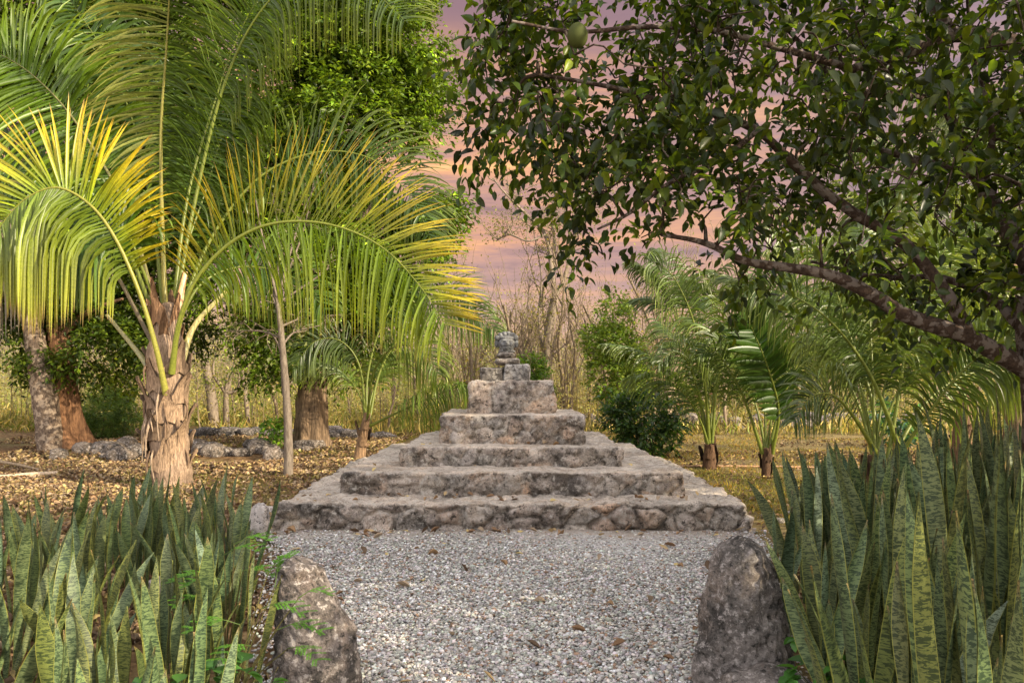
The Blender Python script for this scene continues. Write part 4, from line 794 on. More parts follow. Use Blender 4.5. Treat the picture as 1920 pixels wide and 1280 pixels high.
# ------------------------------------------------------------------ woods behind
def dry_proto(seed, h, leafy, fork=0):
    rs = np.random.default_rng(seed); t = thing('dry_tree', 'x', 'tree', (0, 0, 0), 'thin bare trees of the dry woods behind the clearing'); mb = MB(); f = MB(); tips = []
    ln = rs.uniform(-.12, .12, 2) * h
    def grow(p, d, L, r, lev):
        pts = [p]; n = 5; dd = d
        for i in range(n): dd = unit(dd + rs.normal(0, .13, 3) + [0, 0, .10]); pts.append(pts[-1] + dd * L / n)
        C = catmull(pts, 9 if lev < 2 else 6); mb.tube(C, np.linspace(r, r * (.5 if lev == 0 else .25), len(C)), (1, .95, .85), 6 if lev == 0 else 4, False)
        if lev == 2: tips.append(C[-1]); tips.append(C[3]); return
        nb = (rs.integers(4, 7) if lev == 0 else rs.integers(3, 5))
        for i in range(nb):
            k = rs.integers(3, len(C)); a = rs.uniform(0, 6.28); sp = rs.uniform(.35, .8); nd = unit(dd + np.array([math.cos(a), math.sin(a), 0]) * sp); grow(C[k], nd, L * rs.uniform(.35, .6), r * .42, lev + 1)
    grow(np.array([0, 0, -.1]), unit(np.array([ln[0] / h, ln[1] / h, 1])), h * .62, h * .0085 + .012, 0)
    mb.build('trunk', M['bark_thin'], t); tips = np.array(tips)
    if leafy: sprays(f, tips, rand_dirs(len(tips)), leafy, .35, .085, .5, (.14, .15, .035), v=.3, y=.5, hang=.3, jitter=.8); f.build('crown', M['leaf'], t)
    return t
protos = [dry_proto(31, 6.0, 4), dry_proto(32, 5.0, 0), dry_proto(33, 7.0, 3), dry_proto(34, 4.2, 6), dry_proto(35, 5.6, 2), dry_proto(36, 3.4, 5), dry_proto(37, 6.5, 1)]
def place_dry():
    k = 0; rs = np.random.default_rng(77)
    for i in range(230):
        Y = rs.uniform(21, 44); px = rs.uniform(-20, 1960) if i % 2 else rs.uniform(830, 1330); X = (px - 960) * Y / F
        src = protos[i % len(protos)]; o = src if i < len(protos) else copy_tree(src)
        o.location = (X, Y, g1(X, Y)); o.rotation_euler = (0, 0, rs.uniform(0, 6.28)); s = rs.uniform(.65, 1.15) * (1 if px > 780 else .8); o.scale = (s, s, s * rs.uniform(.9, 1.15))
        side = 'left of the monument' if px < 840 else ('directly behind the monument' if px < 1110 else 'right of the monument')
        kind = ['sparse leaved grey', 'leafless twiggy', 'tall sparse', 'low leafy', 'slim grey', 'short bushy', 'tall leafless'][i % 7]
        o['label'] = kind + ' sapling in the dry woods ' + side
place_dry()
def forked():
    Y = 25.; b = P(1020, 790, Y); b[2] = 0; t = thing('forked_tree', 'tallest bare tree behind the monument, pale trunk forking into three open limbs', 'tree', b); mb = MB()
    T1 = limb(mb, [b, P(1024, 700, Y), P(1030, 620, Y), P(1040, 560, Y)], .20, .14, 16, 9); tips = []
    limbs = [([(1040, 560), (1034, 500), (1022, 440), (985, 400), (945, 360), (925, 335)], .085), ([(1036, 530), (1040, 460), (1034, 400), (1045, 340), (1040, 280)], .06), ([(1040, 560), (1062, 510), (1070, 450), (1060, 400), (1075, 330), (1090, 270)], .075), ([(1022, 440), (990, 452), (955, 440), (930, 452)], .035), ([(1070, 450), (1100, 400), (1130, 370)], .03), ([(1024, 700), (1010, 600), (1015, 520), (1000, 430)], .05)]
    rs = np.random.default_rng(3)
    for pts, r in limbs:
        C = limb(mb, [P(a, c, Y + rs.uniform(-.3, .3)) for a, c in pts], r, .015, 20, 6)
        for q in range(13):
            a = C[rs.integers(5, 20)]; d = unit(rs.normal(size=3) * [1, .8, .5] + [0, 0, .7]); L = rs.uniform(.4, 1.3); D = catmull([a, a + d * L * .5 + rs.normal(0, .06, 3), a + d * L], 7); mb.tube(D, np.linspace(.02, .006, 7), (1, 1, .9), 4, False); tips += [D[3], D[5], D[6]]
            for w_ in range(3): g = D[rs.integers(2, 7)]; e = g + rs.normal(size=3) * .28 + [0, 0, .15]; mb.tube([g, (g + e) / 2, e], [.009, .006, .004], (1, 1, .9), 3, False); tips.append(e)
    mb.build('trunk', M['bark_thin'], t); f = MB(); tips = np.array(tips); sprays(f, tips, rand_dirs(len(tips)), 7, .35, .085, .55, (.12, .15, .035), v=.35, y=.4, hang=.3, jitter=.8); f.build('crown', M['leaf'], t)
forked()
def bent():
    for (pts, r, lab, nm) in (([(402, 800), (396, 740), (384, 680), (372, 640), (368, 560)], .16, 'pale curved trunk standing just right of the big palm trunk', 'slender_tree'), ([(425, 800), (424, 740), (428, 700)], .10, 'pale trunk forking low, second right of the big palm', 'slender_tree'), ([(467, 797), (460, 740), (454, 690), (450, 600)], .07, 'thin dark leaning stem, third trunk right of the big palm', 'slender_tree')):
        Y = 22.5; P_ = [P(a, c, Y) for a, c in pts]; P_[0][2] = 0; t = thing(nm, lab, 'tree', P_[0]); mb = MB(); C = limb(mb, P_, r, r * .5, 20, 8); tips = []
        if 'forking' in lab:
            for e in ((405, 660), (445, 640), (450, 690)): C2 = limb(mb, [C[10], P(e[0] - 5, e[1] + 40, Y), P(e[0], e[1], Y)], .06, .02, 10, 6); tips += list(C2[5:])
        tips += list(C[-5:]); tips = np.array(tips); mb.build('trunk', M['bark_thin'], t); f = MB(); sprays(f, np.repeat(tips, 6, 0) + rng.normal(0, .4, (len(tips) * 6, 3)), rand_dirs(len(tips) * 6), 6, .3, .09, .5, (.12, .17, .03)); f.build('crown', M['leaf'], t)
bent()
def undergrowth():
    mb = MB(); n = 5200; Y = rng.uniform(21.5, 46, n); px = rng.uniform(-60, 1980, n); X = (px - 960) * Y / F; h = rng.uniform(.8, 3.3, n) * (1 + .6 * vn(np.stack([X * .35, Y * .3, X * 0], -1), 5)); z = gz(X, Y)
    # stems: 3-sided curved
    for i in range(0, 1500):
        a = np.array([X[i], Y[i], z[i]]); l = rng.normal(0, .18, 3) * h[i]; l[2] = 0; H = h[i] * 1.35; mb.tube(np.array([a, a + l * .35 + [0, 0, H * .5], a + l + [0, 0, H]]), [.016, .011, .004], (.42, .34, .20) if i % 3 else (.28, .23, .16), 3, False)
    nl = 26; j = np.repeat(np.arange(n), nl); u = rng.random(n * nl); q = np.stack([X[j], Y[j], z[j]], -1) + np.stack([rng.normal(0, .28, n * nl), rng.normal(0, .28, n * nl), u * h[j]], -1)
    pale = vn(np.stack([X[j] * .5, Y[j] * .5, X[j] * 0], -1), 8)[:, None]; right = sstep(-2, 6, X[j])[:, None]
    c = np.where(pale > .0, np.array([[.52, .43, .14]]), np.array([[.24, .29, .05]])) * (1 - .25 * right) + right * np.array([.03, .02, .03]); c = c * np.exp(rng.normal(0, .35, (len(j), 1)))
    L = rng.uniform(.06, .13, len(j)); D = unit(rng.normal(size=(len(j), 3)) * [1, 1, .5] + [0, 0, .35]); scatter_leaves(mb, q, D, L, L * .42, np.clip(c, .01, .6))
    # tall dry grass stalks
    n2 = 42000; Y2 = rng.uniform(20.5, 40, n2); X2 = rng.uniform(-.68, .68, n2) * Y2; k = vn(np.stack([X2 * .4, Y2 * .4, X2 * 0], -1), 12) > -.35; X2, Y2 = X2[k], Y2[k]; n2 = len(X2)
    O = np.stack([X2, Y2, gz(X2, Y2)], -1); D = unit(rng.normal(0, .4, (n2, 3)) + Zu); L = rng.uniform(.15, .55, n2); c = np.array([[.56, .46, .20]]) * np.exp(rng.normal(0, .3, (n2, 1))); g = rng.random(n2) < .35; c[g] = np.array([.26, .31, .07])
    scatter_leaves(mb, O, D, L, np.full(n2, .010), c)
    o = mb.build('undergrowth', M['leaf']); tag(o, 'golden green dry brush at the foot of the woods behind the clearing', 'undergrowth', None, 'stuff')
    # denser woods further off
    mb = MB(); n = 2600; Y = rng.uniform(46, 80, n); px = rng.uniform(-150, 2070, n); X = (px - 960) * Y / F; hmax = np.interp(px, [0, 700, 860, 1000, 1250, 1500, 1900], [9, 8, 5.6, 5.0, 5.6, 8.0, 11]); h = hmax * rng.uniform(.35, 1., n) * (1 + .25 * vn(np.stack([X * .12, Y * .1, X * 0], -1), 15))
    nl = 52; j = np.repeat(np.arange(n), nl); u = rng.random(n * nl) ** 1.15; q = np.stack([X[j] + rng.normal(0, .9, n * nl), Y[j] + rng.normal(0, .9, n * nl), u * h[j]], -1)
    c = np.array([[.30, .29, .13]]) * np.exp(rng.normal(0, .3, (len(j), 1))); yl = rng.random(len(j)) < .3; c[yl] = np.array([.42, .35, .20]); L = rng.uniform(.10, .22, len(j)); scatter_leaves(mb, q, rand_dirs(len(j)), L, L * .5, c)
    for i in range(1700):
        a = np.array([X[i], Y[i], 0]); l = rng.normal(0, .12, 3) * h[i]; l[2] = 0; mb.tube(np.array([a, a + l * .4 + [0, 0, h[i] * .6], a + l + [0, 0, h[i] * 1.15]]), [.05, .035, .012], (.30, .26, .21), 3, False)
    o = mb.build('distant_woods', M['leaf']); tag(o, 'hazy mass of dry woodland closing the view behind everything', 'woodland', None, 'stuff')
undergrowth()

# ------------------------------------------------------------------ shrubs and small trees
def shrub(name, label, cat, base, lobes, dens, leaf, wid, colr, stems, mat='leaf', n=10, ln=.25, T=LEAF5, v=.35, y=.3, hang=.3, bark='bark_thin', inner=.6):
    t = thing(name, label, cat, base); mb = MB(); base = np.array(base, float)
    for i, (tgt, r) in enumerate(stems): tgt = np.array(tgt, float); limb(mb, [base + [rng.normal(0, .04), 0, -.05], (base + tgt) / 2 + rng.normal(0, .06, 3), tgt], r, r * .35, 12, 6, seed=i)
    mb.build('trunk', M[bark], t); f = MB(); crown(f, lobes, dens, n, ln, leaf, wid, colr, inner=inner, v=v, y=y, hang=hang, T=T, gate=-.32); f.build('crown', M[mat], t); return t
Yc = 20.
shrub('upright_tree', 'bright green column shaped young tree right of the monument', 'tree', (P(1165, 800, Yc)[0], Yc, 0), [lob(1152, 590, Yc, 26), lob(1140, 640, Yc, 38), lob(1165, 650, Yc, 34), lob(1150, 700, Yc, 46), lob(1180, 725, Yc, 32), lob(1112, 632, Yc, 20), lob(1148, 562, Yc, 14), lob(1190, 680, Yc, 20), lob(1120, 690, Yc, 22)], 230, .11, .5, (.15, .24, .04), [(P(1150, 600, Yc), .07), (P(1130, 690, Yc), .03), (P(1180, 700, Yc), .03)], ln=.28)
Yd = 14.4; bx = P(1215, 862, Yd)[0]
shrub('dark_shrub', 'dark glossy shrub growing against the right flank of the monument', 'shrub', (bx, Yd, 0), [lob(1205, 790, Yd, 55), lob(1180, 770, Yd, 32), lob(1235, 775, Yd, 35), lob(1215, 835, Yd, 38), lob(1155, 755, Yd, 18), lob(1200, 738, Yd, 16), lob(1252, 800, Yd, 20), lob(1150, 790, Yd, 14)], 270, .12, .42, (.026, .058, .024), [(P(1190, 760, Yd), .02), (P(1215, 760, Yd), .02), (P(1240, 790, Yd), .018), (P(1170, 760, Yd), .015), (P(1160, 745, Yd), .012)], 'glossy', 8, .28, LEAF5, inner=.95)
shrub('green_shrub', 'feathery mid green bush left of the big palm trunk', 'shrub', (P(195, 815, 20)[0], 20, 0), [lob(195, 780, 20, 50), lob(240, 795, 20, 35), lob(160, 800, 20, 28)], 420, .09, .22, (.10, .18, .05), [(P(195, 760, 20), .02), (P(230, 780, 20), .02)], n=14, inner=.8)
shrub('small_sapling', 'knee high sapling with pale stem and bright leaves in front of the stone row', 'sapling', (P(515, 840, 16.0)[0], 16.0, 0), [lob(515, 808, 16, 20)], 500, .11, .5, (.09, .19, .02), [(P(515, 810, 16), .03)], n=6, ln=.15)
shrub('low_shrub', 'bright green bush glimpsed just behind the top block of the monument', 'shrub', (P(1000, 790, 21)[0], 21, 0), [lob(998, 690, 21, 24), lob(1008, 740, 21, 26)], 500, .10, .5, (.10, .20, .02), [(P(998, 690, 21), .03)], n=8)
shrub('papaya_sapling', 'thin sapling with flat tier of yellow green leaves left of the big palm trunk', 'sapling', (P(228, 810, 21)[0], 21, 0), [lob(225, 730, 21, 25), lob(215, 752, 21, 18)], 350, .13, .6, (.17, .24, .02), [(P(226, 728, 21), .035)], n=6, ln=.2)
shrub('dark_shrub', 'low dark bush among the bright clearing at far right', 'shrub', (P(1695, 812, 17)[0], 17, 0), [lob(1690, 780, 17, 32), lob(1660, 775, 17, 18)], 300, .2, .3, (.03, .08, .06), [(P(1690, 780, 17), .03)], 'glossy', 8, .3)
for px, py, Y, r, colr, lab in ((1560, 700, 30, 90, (.13, .17, .06), 'loose pale green thicket tree far behind the right palms'), (1780, 640, 32, 130, (.11, .15, .06), 'wide grey green tree far behind at the right'), (1880, 470, 34, 150, (.10, .14, .06), 'tall grey green tree far behind at the right edge'), (1400, 690, 34, 60, (.12, .15, .07), 'low hazy tree far behind the bulbous based palm')):
    shrub('broadleaf_tree', lab, 'tree', (P(px, 800, Y)[0], Y, 0), [lob(px, py, Y, r), lob(px + r * .6, py + r * .4, Y, r * .6), lob(px - r * .7, py + r * .2, Y, r * .55)], 50, .17, .5, colr, [(P(px, py, Y), .14), (P(px - 40, py, Y), .08), (P(px + 40, py, Y), .08)], n=12, ln=.6, bark='bark', inner=.8)

# ------------------------------------------------------------------ rubble
def rubble(n, fx, grp, label, seed, c0, smin, smax):
    rs = np.random.default_rng(seed)
    for i in range(n):
        x, y, zb = fx(rs, i / n); s = rs.uniform(smin, smax); o_ = stone_thing('field_stone', label, 'stone', (x, y, g1(x, y) + s * .45 + zb), (s * rs.uniform(.9, 1.5), s * rs.uniform(.8, 1.2), s * rs.uniform(.6, .95)), seed + i, 2, .35, .3, np.array(c0) * rs.uniform(.7, 1.2), 'rock', grp)
rubble(46, lambda r, u: (P(150 + 430 * u + r.normal(0, 12), 0, 15.4)[0], 15.4 + r.normal(0, .7), 0), 'stones edging the clearing at left', 'brown weathered stone in the low row behind the big palm', 300, (.21, .17, .14), .08, .24)
rubble(34, lambda r, u: (P(330 + 420 * u, 0, 20.)[0], 20. + r.normal(0, .3), 0), 'dark rubble before the left woods', 'small dark stone in the rubble line before the left woods', 400, (.16, .14, .13), .09, .2)
rubble(60, lambda r, u: (P(1105 + 700 * u, 0, 23.5)[0], 23.5 + r.normal(0, .5), r.uniform(0, .18)), 'rubble before the right woods', 'small grey stone in the rubble bank before the right woods', 500, (.27, .23, .21), .10, .27)
rubble(9, lambda r, u: (2.65 + r.uniform(-.1, .45), 7.0 + 2.2 * u, 0), 'stones at the right corner of the bottom step', 'small stone near the right corner of the bottom step', 600, (.30, .27, .24), .03, .07)
rubble(9, lambda r, u: (-2.5 + .12 * r.normal() + .15 * u, 7.5 + 3.5 * u, 0), 'stones along the left foot of the monument', 'pale stone along the left foot of the monument', 700, (.45, .40, .36), .05, .1)
def stalk(label, pts, r0, colr):
    mb = MB(); C = catmull(pts, 16); mb.tube(C, np.linspace(r0, r0 * .5, 16), colr, 8, True, .3, 1); o = mb.build('fallen_branch', M['bark_thin'], None, C[0]); tag(o, label, 'branch', 'dead wood lying on the clearing')
stalk('thick bleached palm stalk lying on the ground at the left edge', [P(-60, 905, 11.8), P(30, 893, 12.0), P(108, 886, 12.2)], .065, (2.2, 2.1, 1.9))
stalk('thin grey stick crossing behind the bleached stalk at the left edge', [P(-40, 858, 13.2), P(40, 872, 12.8), P(105, 888, 12.5)], .03, (1.3, 1.2, 1.))
stalk('long pale stick lying on the grass behind the right palms', [P(1270, 874, 13.0), P(1420, 874, 13.1), P(1560, 876, 13.1)], .025, (1.7, 1.3, 1.))
stalk('brown dead limb on the rubble bank at right', [P(1250, 770, 22.8), P(1300, 745, 23), P(1350, 735, 23)], .06, (.9, .6, .5))

# ------------------------------------------------------------------ grass, litter, fallen leaves
def on_mon(x, y):
    z = np.zeros(len(x))
    for hw, z0, z1, _ in TI: z = np.where((np.abs(x) < hw - .05) & (np.abs(y - CY) < hw - .05), z1, z)
    return z
def near_mon(x, y): return (np.abs(x) < 2.35) & (np.abs(y - CY) < 2.35)
def in_path(x, y): l, r = path_edges(y); return (x > l - .1) & (x < r + .1) & (y < 7.7)
def grass():
    mb = MB()
    def patch(n, x0, x1, y0, y1, h0, h1, colr, thr, seed):
        x = rng.uniform(x0, x1, n); y = rng.uniform(y0, y1, n); k = (fbm(np.stack([x * .8, y * .8, x * 0], -1), 3, seed) > thr) & ~near_mon(x, y) & ~in_path(x, y) & (np.abs(x) < .68 * y + .5); x, y = x[k], y[k]; m = len(x)
        O = np.stack([x, y, gz(x, y) - .005], -1); D = unit(rng.normal(0, .55, (m, 3)) + Zu); L = rng.uniform(h0, h1, m); c = np.array(colr)[None] * np.exp(rng.normal(0, .35, (m, 1))); yl = rng.random(m) < .3; c[yl] = c[yl] * [1.7, 1.15, .9]
        scatter_leaves(mb, O, D, L, L * .16, np.clip(c, .01, .6))
    patch(60000, 2.3, 15, 8, 23, .03, .09, (.27, .235, .065), -.12, 1); patch(20000, 2.2, 6, 6.5, 13, .02, .07, (.20, .21, .045), -.05, 2); patch(40000, -9, -2.4, 9, 22, .03, .08, (.20, .21, .05), -.04, 3); patch(14000, -7, -2.3, 6, 13, .02, .06, (.16, .18, .035), -.02, 4)
    o = mb.build('grass', M['grass']); tag(o, 'short yellowing grass on the clearing either side of the monument', 'grass', None, 'stuff')
grass()
PAL = np.array([(.32, .20, .11), (.22, .13, .075), (.42, .30, .16), (.13, .085, .055), (.50, .38, .17), (.36, .27, .19), (.26, .18, .12)])
def litter():
    mb = MB()
    def patch(n, x0, x1, y0, y1, s0, s1, thr, seed, tone=1.):
        x = rng.uniform(x0, x1, n); y = rng.uniform(y0, y1, n); k = (fbm(np.stack([x * .6, y * .6, x * 0], -1), 3, seed) > thr) & ~near_mon(x, y) & ~in_path(x, y) & (np.abs(x) < .7 * y + .5); x, y = x[k], y[k]; m = len(x)
        O = np.stack([x, y, gz(x, y) + rng.random(m) * .02], -1); D = unit(rng.normal(size=(m, 3)) * [1, 1, .22]); L = rng.uniform(s0, s1, m); c = PAL[rng.integers(0, 7, m)] * np.exp(rng.normal(0, .25, (m, 1))) * tone
        Yv, Z = frames(D); mb.inst(CURL[0], CURL[1], None, O, D, Yv, Z, L, L * .55, np.clip(c, .01, .8))
    patch(34000, -10, -2.0, 4.5, 14, .03, .08, -.26, 1, 1.05); patch(16000, -12, -2.5, 13, 21, .04, .09, -.12, 2, 1.1); patch(9000, 5, 14, 9.5, 16, .03, .08, -.1, 3, .8); patch(4000, 2.3, 9, 7, 20, .03, .08, -.1, 4, .9); patch(4500, -3.6, -1.1, 2.5, 6.8, .03, .07, -.3, 5, .8); patch(2500, 1.2, 3.5, 2.5, 6.8, .03, .07, -.3, 6, .6); patch(9000, -9, -2, 7, 14, .03, .07, -1, 7, 1.); patch(5000, 2.3, 12, 7, 16, .02, .06, -1, 8, .9)
    o = mb.build('leaf_litter', M['dry']); tag(o, 'brown and yellow leaf litter covering the clearing', 'leaf litter', None, 'stuff')
litter()
def fallen():
    rs = np.random.default_rng(5); meshes = []
    for i in range(6):
        T = leaf_t([(0, .05), (.2, .7), (.5, 1.), (.8, .6), (1, .05)], rs.uniform(.1, .5), rs.uniform(-.5, .3)); V = T[0].copy(); V[:, 1] *= .55; V[:, 2] += .08; mb = MB(); mb.add(V, T[1], None, PAL[i] * 1.05); o = mb.build('fallen_leaf', M['dry']); meshes.append(o)
    first = set(); spots = []
    for i in range(54):
        y = rs.uniform(3.8, 7.2); l, r = path_edges(np.array([y])); spots.append((rs.uniform(l[0] + .15, r[0] - .1), y, None, 0))
    for i in range(46): x = rs.uniform(-2.3, 2.2); spots.append((x, 7.55 - abs(rs.normal(0, .10)), None, 1))
    for i in range(58):
        hw, z0, z1, _ = TI[rs.choice([0, 0, 0, 1, 2])]; x = rs.uniform(-hw + .08, hw - .08); back = {2.27: 1.755, 1.755: 1.215, 1.215: .833}[hw]; y = CY - rs.uniform(back + .02, hw - .06) if rs.random() < .6 else CY - back - abs(rs.normal(.04, .03)) - .03; spots.append((x, y, z1, 2))
    for i, (x, y, z, kind) in enumerate(spots):
        k = i % 6; o = meshes[k] if k not in first else meshes[k].copy()
        if k in first: col.objects.link(o)
        first.add(k); s = rs.uniform(.05, .105) * (.85 if kind == 2 else 1); o.scale = (s, s, s); o.rotation_euler = (rs.normal(0, .25), rs.normal(0, .25), rs.uniform(0, 6.28)); o.location = (x, y, (.035 if z is None else z + .012))
        tag(o, [['curled tan', 'curled dark brown', 'broad ochre', 'small blackish', 'pale yellowish', 'flat greyish brown'][k] + ' dead leaf lying on the pale gravel', ['tan', 'dark brown', 'ochre', 'blackish', 'yellowish', 'greyish brown'][k] + ' dead leaf drifted against the bottom step', ['tan', 'dark brown', 'ochre', 'blackish', 'yellowish', 'greyish brown'][k] + ' dead leaf lying on a tread of the steps'][kind], 'leaf', ['dead leaves on the gravel', 'dead leaves along the bottom step', 'dead leaves on the steps'][kind])
fallen()

# ------------------------------------------------------------------ snake plants
def snake_leaf(seed):
    rs = np.random.default_rng(seed); m, k = 22, 7; u = np.linspace(0, 1, m); wd = np.interp(u, [0, .12, .35, .6, .8, .92, 1], [.45, .55, .82, 1., .84, .45, .02]) * rs.uniform(.8, 1.3) * .036
    wd = wd * (1 + .05 * np.sin(u * 17 + seed)); v = np.linspace(-1, 1, k)[None]; tw = rs.uniform(-1.6, 1.6) * u + .15 * np.sin(u * 9 + seed); cup = np.interp(u, [0, .3, .8, 1], [1.2, .75, .45, .8])
    bx = rs.normal(0, .09) * u ** 2 + .012 * np.sin(u * 6 + seed); by = rs.normal(0, .08) * u ** 2
    x = wd[:, None] * np.sin(v * cup[:, None]) / cup[:, None] * 1.0; y = wd[:, None] * (1 - np.cos(v * cup[:, None])) / cup[:, None] * 1.6 + .005 * (1 - v ** 2)
    def sheet(off):
        yy = y + off; X = x * np.cos(tw)[:, None] - yy * np.sin(tw)[:, None] + bx[:, None]; Y = x * np.sin(tw)[:, None] + yy * np.cos(tw)[:, None] + by[:, None]; return np.stack([X, Y, np.broadcast_to(u[:, None], X.shape)], -1)
    mb = MB(); idx = (np.arange(m - 1)[:, None] * k + np.arange(k - 1)[None]).ravel(); q = np.stack([idx, idx + 1, idx + k + 1, idx + k], -1); uv = np.stack([np.broadcast_to((v + 1) / 2, (m, k)), np.broadcast_to(u[:, None], (m, k))], -1)
    c = np.array((.15, .19, .075)) * rs.uniform(.75, 1.25) * np.array([rs.uniform(.85, 1.15), 1, rs.uniform(.8, 1.3)])
    c = np.repeat((c[None] * np.ones((m, 1)))[:, None], k, 1); tipd = rs.uniform(.96, 1.10); c[u > tipd] = (.30, .19, .09); c = c.reshape(-1, 3)
    mb.add(sheet(0), q, None, c, uv); mb.add(sheet(-.003), q[:, ::-1], None, c * .95, uv); o = mb.build('leaf', M['snake']); return o
pool = [snake_leaf(i) for i in range(16)]
def snake_bed(spots, bed, hf, seed, lean=.16):
    rs = np.random.default_rng(seed)
    def rowof(y): return 'nearest' if y < 2.5 else ('second' if y < 3.4 else ('middle' if y < 4.4 else ('fourth' if y < 5.4 else 'farthest')))
    for i, (x, y) in enumerate(spots):
        row = rowof(y); rank = 1 + sum(1 for a, b in spots if rowof(b) == row and abs(a) < abs(x))
        t = thing('snake_plant', 'mottled snake plant, %s from the gravel in the %s row of the %s bed' % (ordinal(rank), row, bed), 'plant', (x, y, 0), 'snake plants in the %s bed' % bed)
        n = rs.integers(4, 7) if y < 3 else rs.integers(5, 9)
        for j in range(n):
            src = pool[rs.integers(0, 16)]; o = src.copy() if src.get('u') or True else src; col.objects.link(o); o.parent = t
            a = rs.uniform(0, 6.28); r = rs.uniform(.01, .12); o.location = (r * math.cos(a), r * math.sin(a), -.02); h = hf(x, y) * (rs.uniform(.5, .8) if rs.random() < .35 else rs.uniform(.75, 1.06)); ws = rs.uniform(.65, 1.1) * (.7 + .3 * h) * (.85 if y < 2.6 else 1)
            e = (Matrix.Rotation(a + rs.normal(0, .5), 4, 'Z') @ Matrix.Rotation(abs(rs.normal(0, lean)) * (1.8 if rs.random() < .15 else 1) + .02, 4, 'Y') @ Matrix.Rotation(rs.uniform(0, 6.28), 4, 'Z')).to_euler(); o.rotation_euler = e; o.scale = (ws, ws, h)
def spots_in(n, fl, fr, y0, y1, seed, dmin):
    rs = np.random.default_rng(seed); out = []
    for _ in range(6000):
        y = rs.uniform(y0, y1); x = rs.uniform(fl(y), fr(y))
        if all(math.hypot(x - a, y - b) > dmin for a, b in out): out.append((x, y))
        if len(out) >= n: break
    return out
snake_bed(spots_in(42, lambda y: max(-.66 * y - .05, -3.35), lambda y: np.interp(y, [1.7, 2.6, 3.4, 4.3, 5.2, 6.4], [-.86, -.95, -1.12, -1.45, -1.75, -2.1]), 1.75, 6.5, 1, .22), 'left', lambda x, y: np.interp(y, [1.7, 2.6, 4, 6.5], [.82, .80, .80, .80]), 11, .11)
snake_bed(spots_in(76, lambda y: np.interp(y, [1.6, 2.6, 3.4, 4.3, 5.2, 6.6], [1.02, 1.18, 1.36, 1.52, 1.88, 2.30]), lambda y: .66 * y + .05, 1.9, 6.8, 2, .185), 'right', lambda x, y: np.interp(y, [1.7, 2.6, 3.4, 4.2, 6.8], [.95, 1.0, 1.08, 1.08, .84]) * np.interp((x / y), [.3, .42, .52, .62], [.85, 1.05, 1.1, 1.34]), 12, .10)
for o in pool: bpy.data.objects.remove(o)

# ------------------------------------------------------------------ compound-leaved seedlings and herbs
def feather_leaf(mb, o, d, L, n=9, colr=(.10, .27, .03)):
    d = unit(np.array(d, float)); side = unit(np.cross(d, Zu)); C = catmull([o, o + d * L * .5 + [0, 0, .02], o + d * L - [0, 0, L * .15]], 12); mb.tube(C, np.linspace(.0022, .001, 12), (.14, .22, .05), 4, False)
    for pi in range(4):
        a = C[4 + pi * 2]
        for s in (-1, 1):
            pd = unit(d * .75 + side * s * .8 + [0, 0, .05]); pl = L * .42 * (1 - pi * .06); t = np.linspace(.08, 1, 16); O = a + pd * (t * pl)[:, None] - Zu * (t ** 2 * pl * .12)[:, None]; ps = unit(np.cross(pd, Zu))
            mb.tube(np.array([a, a + pd * pl * .5 - [0, 0, .03 * pl], a + pd * pl - [0, 0, .12 * pl]]), [.001, .0008, .0005], (.14, .24, .05), 3, False)
            for s2 in (-1, 1):
                D = unit(ps[None] * s2 + pd[None] * .45 + rng.normal(0, .08, (16, 3))); l = np.full(16, L * .075); Yv = unit(np.cross(Zu + rng.normal(0, .15, (16, 3)), D)); mb.inst(LEAF5[0], LEAF5[1], None, O, D, Yv, np.cross(D, Yv), l, l * .34, hsvj(colr, 16, .15, .15))
def feather_plant(label, base, tips):
    t = thing('feather_leaf_seedling', label, 'plant', base, 'compound leaved seedlings by the left boulder'); base = np.array(base, float); s = MB()
    for i, (tp, dr, L) in enumerate(tips):
        tp = np.array(tp, float); s.tube(catmull([base, (base + tp) / 2 + [0, .03, .05], tp], 10), np.linspace(.005, .002, 10), (.5, .55, .25), 5, False); mb = MB(); feather_leaf(mb, tp, dr, L); mb.build('leaf', M['leaf'], t)
    s.build('stem', M['bark_thin'], t)
feather_plant('bright green feathery seedling leaning over the left boulder', (-1.22, 3.35, 0), [(P(520, 1180, 3.35), (1, -.2, .15), .2), (P(490, 1140, 3.35), (1, -.3, .1), .2), (P(500, 1080, 3.4), (.6, -.2, .6), .16), (P(560, 1120, 3.35), (1, .1, .2), .13), (P(450, 1170, 3.3), (-.7, -.3, .1), .19), (P(540, 1215, 3.3), (.8, -.5, 0), .17), (P(470, 1210, 3.3), (-.3, -.8, .1), .18), (P(515, 1100, 3.4), (.2, .1, .9), .12)])
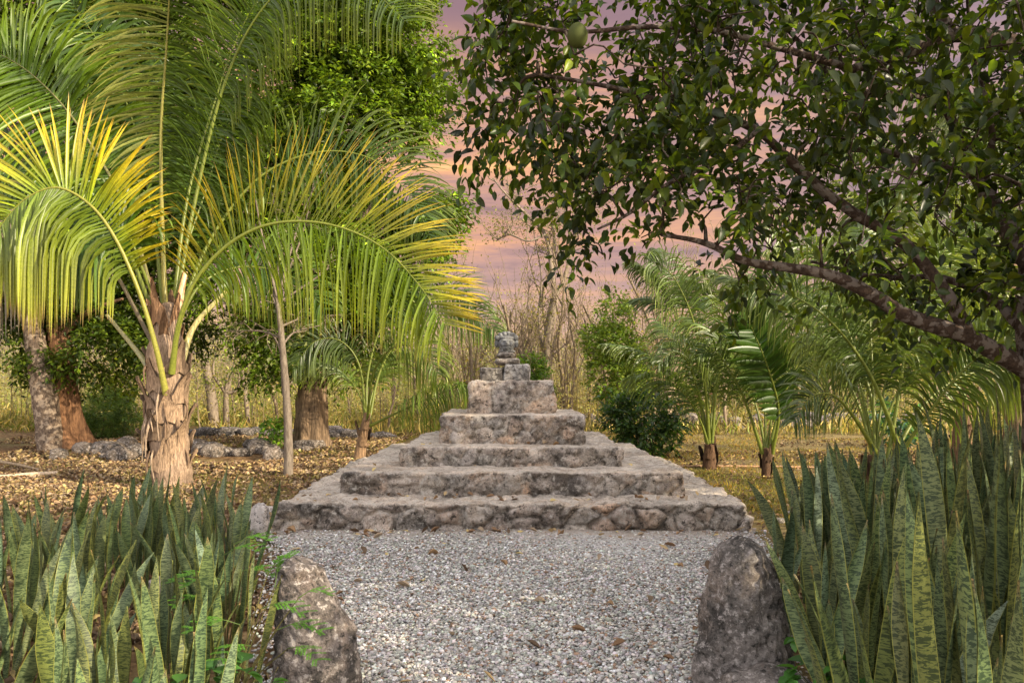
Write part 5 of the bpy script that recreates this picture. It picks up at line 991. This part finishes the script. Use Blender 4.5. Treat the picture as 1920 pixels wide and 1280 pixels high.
feather_plant('bright green feathery seedling rising through the left snake plants', (-1.45, 4.0, 0), [(P(430, 1090, 3.9), (-.7, -.3, .1), .2), (P(420, 1040, 3.95), (.8, -.2, .25), .2), (P(400, 1080, 3.9), (-1, 0, 0), .2), (P(440, 1020, 4.), (.8, 0, .2), .18), (P(455, 1070, 3.9), (1, -.3, .1), .18), (P(385, 1120, 3.9), (-.5, -.7, .1), .17)])
def herb(label, cx, cy, n, h, r, leaf, wid, colr, seed, name='broad_leaf_herb'):
    t = thing(name, label, 'plant', (cx, cy, 0)); rs = np.random.default_rng(seed); s = MB(); f = MB(); O = []; D = []
    for i in range(n):
        a = rs.uniform(0, 6.28); q = np.array([cx + math.cos(a) * r * rs.random() ** .5, cy + math.sin(a) * r * rs.random() ** .5, h * rs.uniform(.25, 1)]); s.tube(catmull([(cx, cy, -.02), (q + [cx, cy, .05]) / 2, q], 7), np.linspace(.003, .0015, 7), (.4, .45, .2), 4, False)
        for j in range(3): b = a + rs.uniform(-1.3, 1.3); O.append(q); D.append([math.cos(b), math.sin(b) - .2, rs.uniform(-.3, .35)])
    O = np.array(O); D = unit(np.array(D)); L = leaf * rs.uniform(.6, 1.1, len(O)); s.build('stem', M['bark_thin'], t)
    Yv = unit(np.cross(Zu + rng.normal(0, .3, D.shape), D)); f.inst(LEAFG[0], LEAFG[1], None, O, D, Yv, np.cross(D, Yv), L, L * wid, hsvj(colr, len(O), .25, .1)); f.build('leaves', M['leaf'], t)
herb('low green herb with rounded leaves at the foot of the left boulder', -1.15, 3.05, 34, .36, .24, .085, .85, (.055, .15, .03), 1)
herb('low herb with bright pointed leaves right of the right boulder', 1.36, 3.2, 40, .42, .24, .09, .6, (.06, .17, .035), 2)
herb('low creeping green plant at the front of the left bed', -1.30, 2.75, 26, .3, .22, .07, .8, (.05, .13, .03), 3)
herb('small weeds sprouting beside the pale rock at the step corner', -2.45, 7.1, 16, .12, .2, .06, .8, (.14, .24, .03), 4, 'weed')

# ------------------------------------------------------------------ things alike in look are told apart by their place
def tell_apart():
    same = {}
    for o in bpy.data.objects:
        if o.parent is None and o.get('label'): same.setdefault(o['label'], []).append(o)
    for lab, os_ in same.items():
        if len(os_) > 1:
            os_.sort(key=lambda q: q.location.x / max(q.location.y, .5))
            for i, q in enumerate(os_): q['label'] = lab + ', ' + ordinal(i + 1) + ' from the left'
tell_apart()
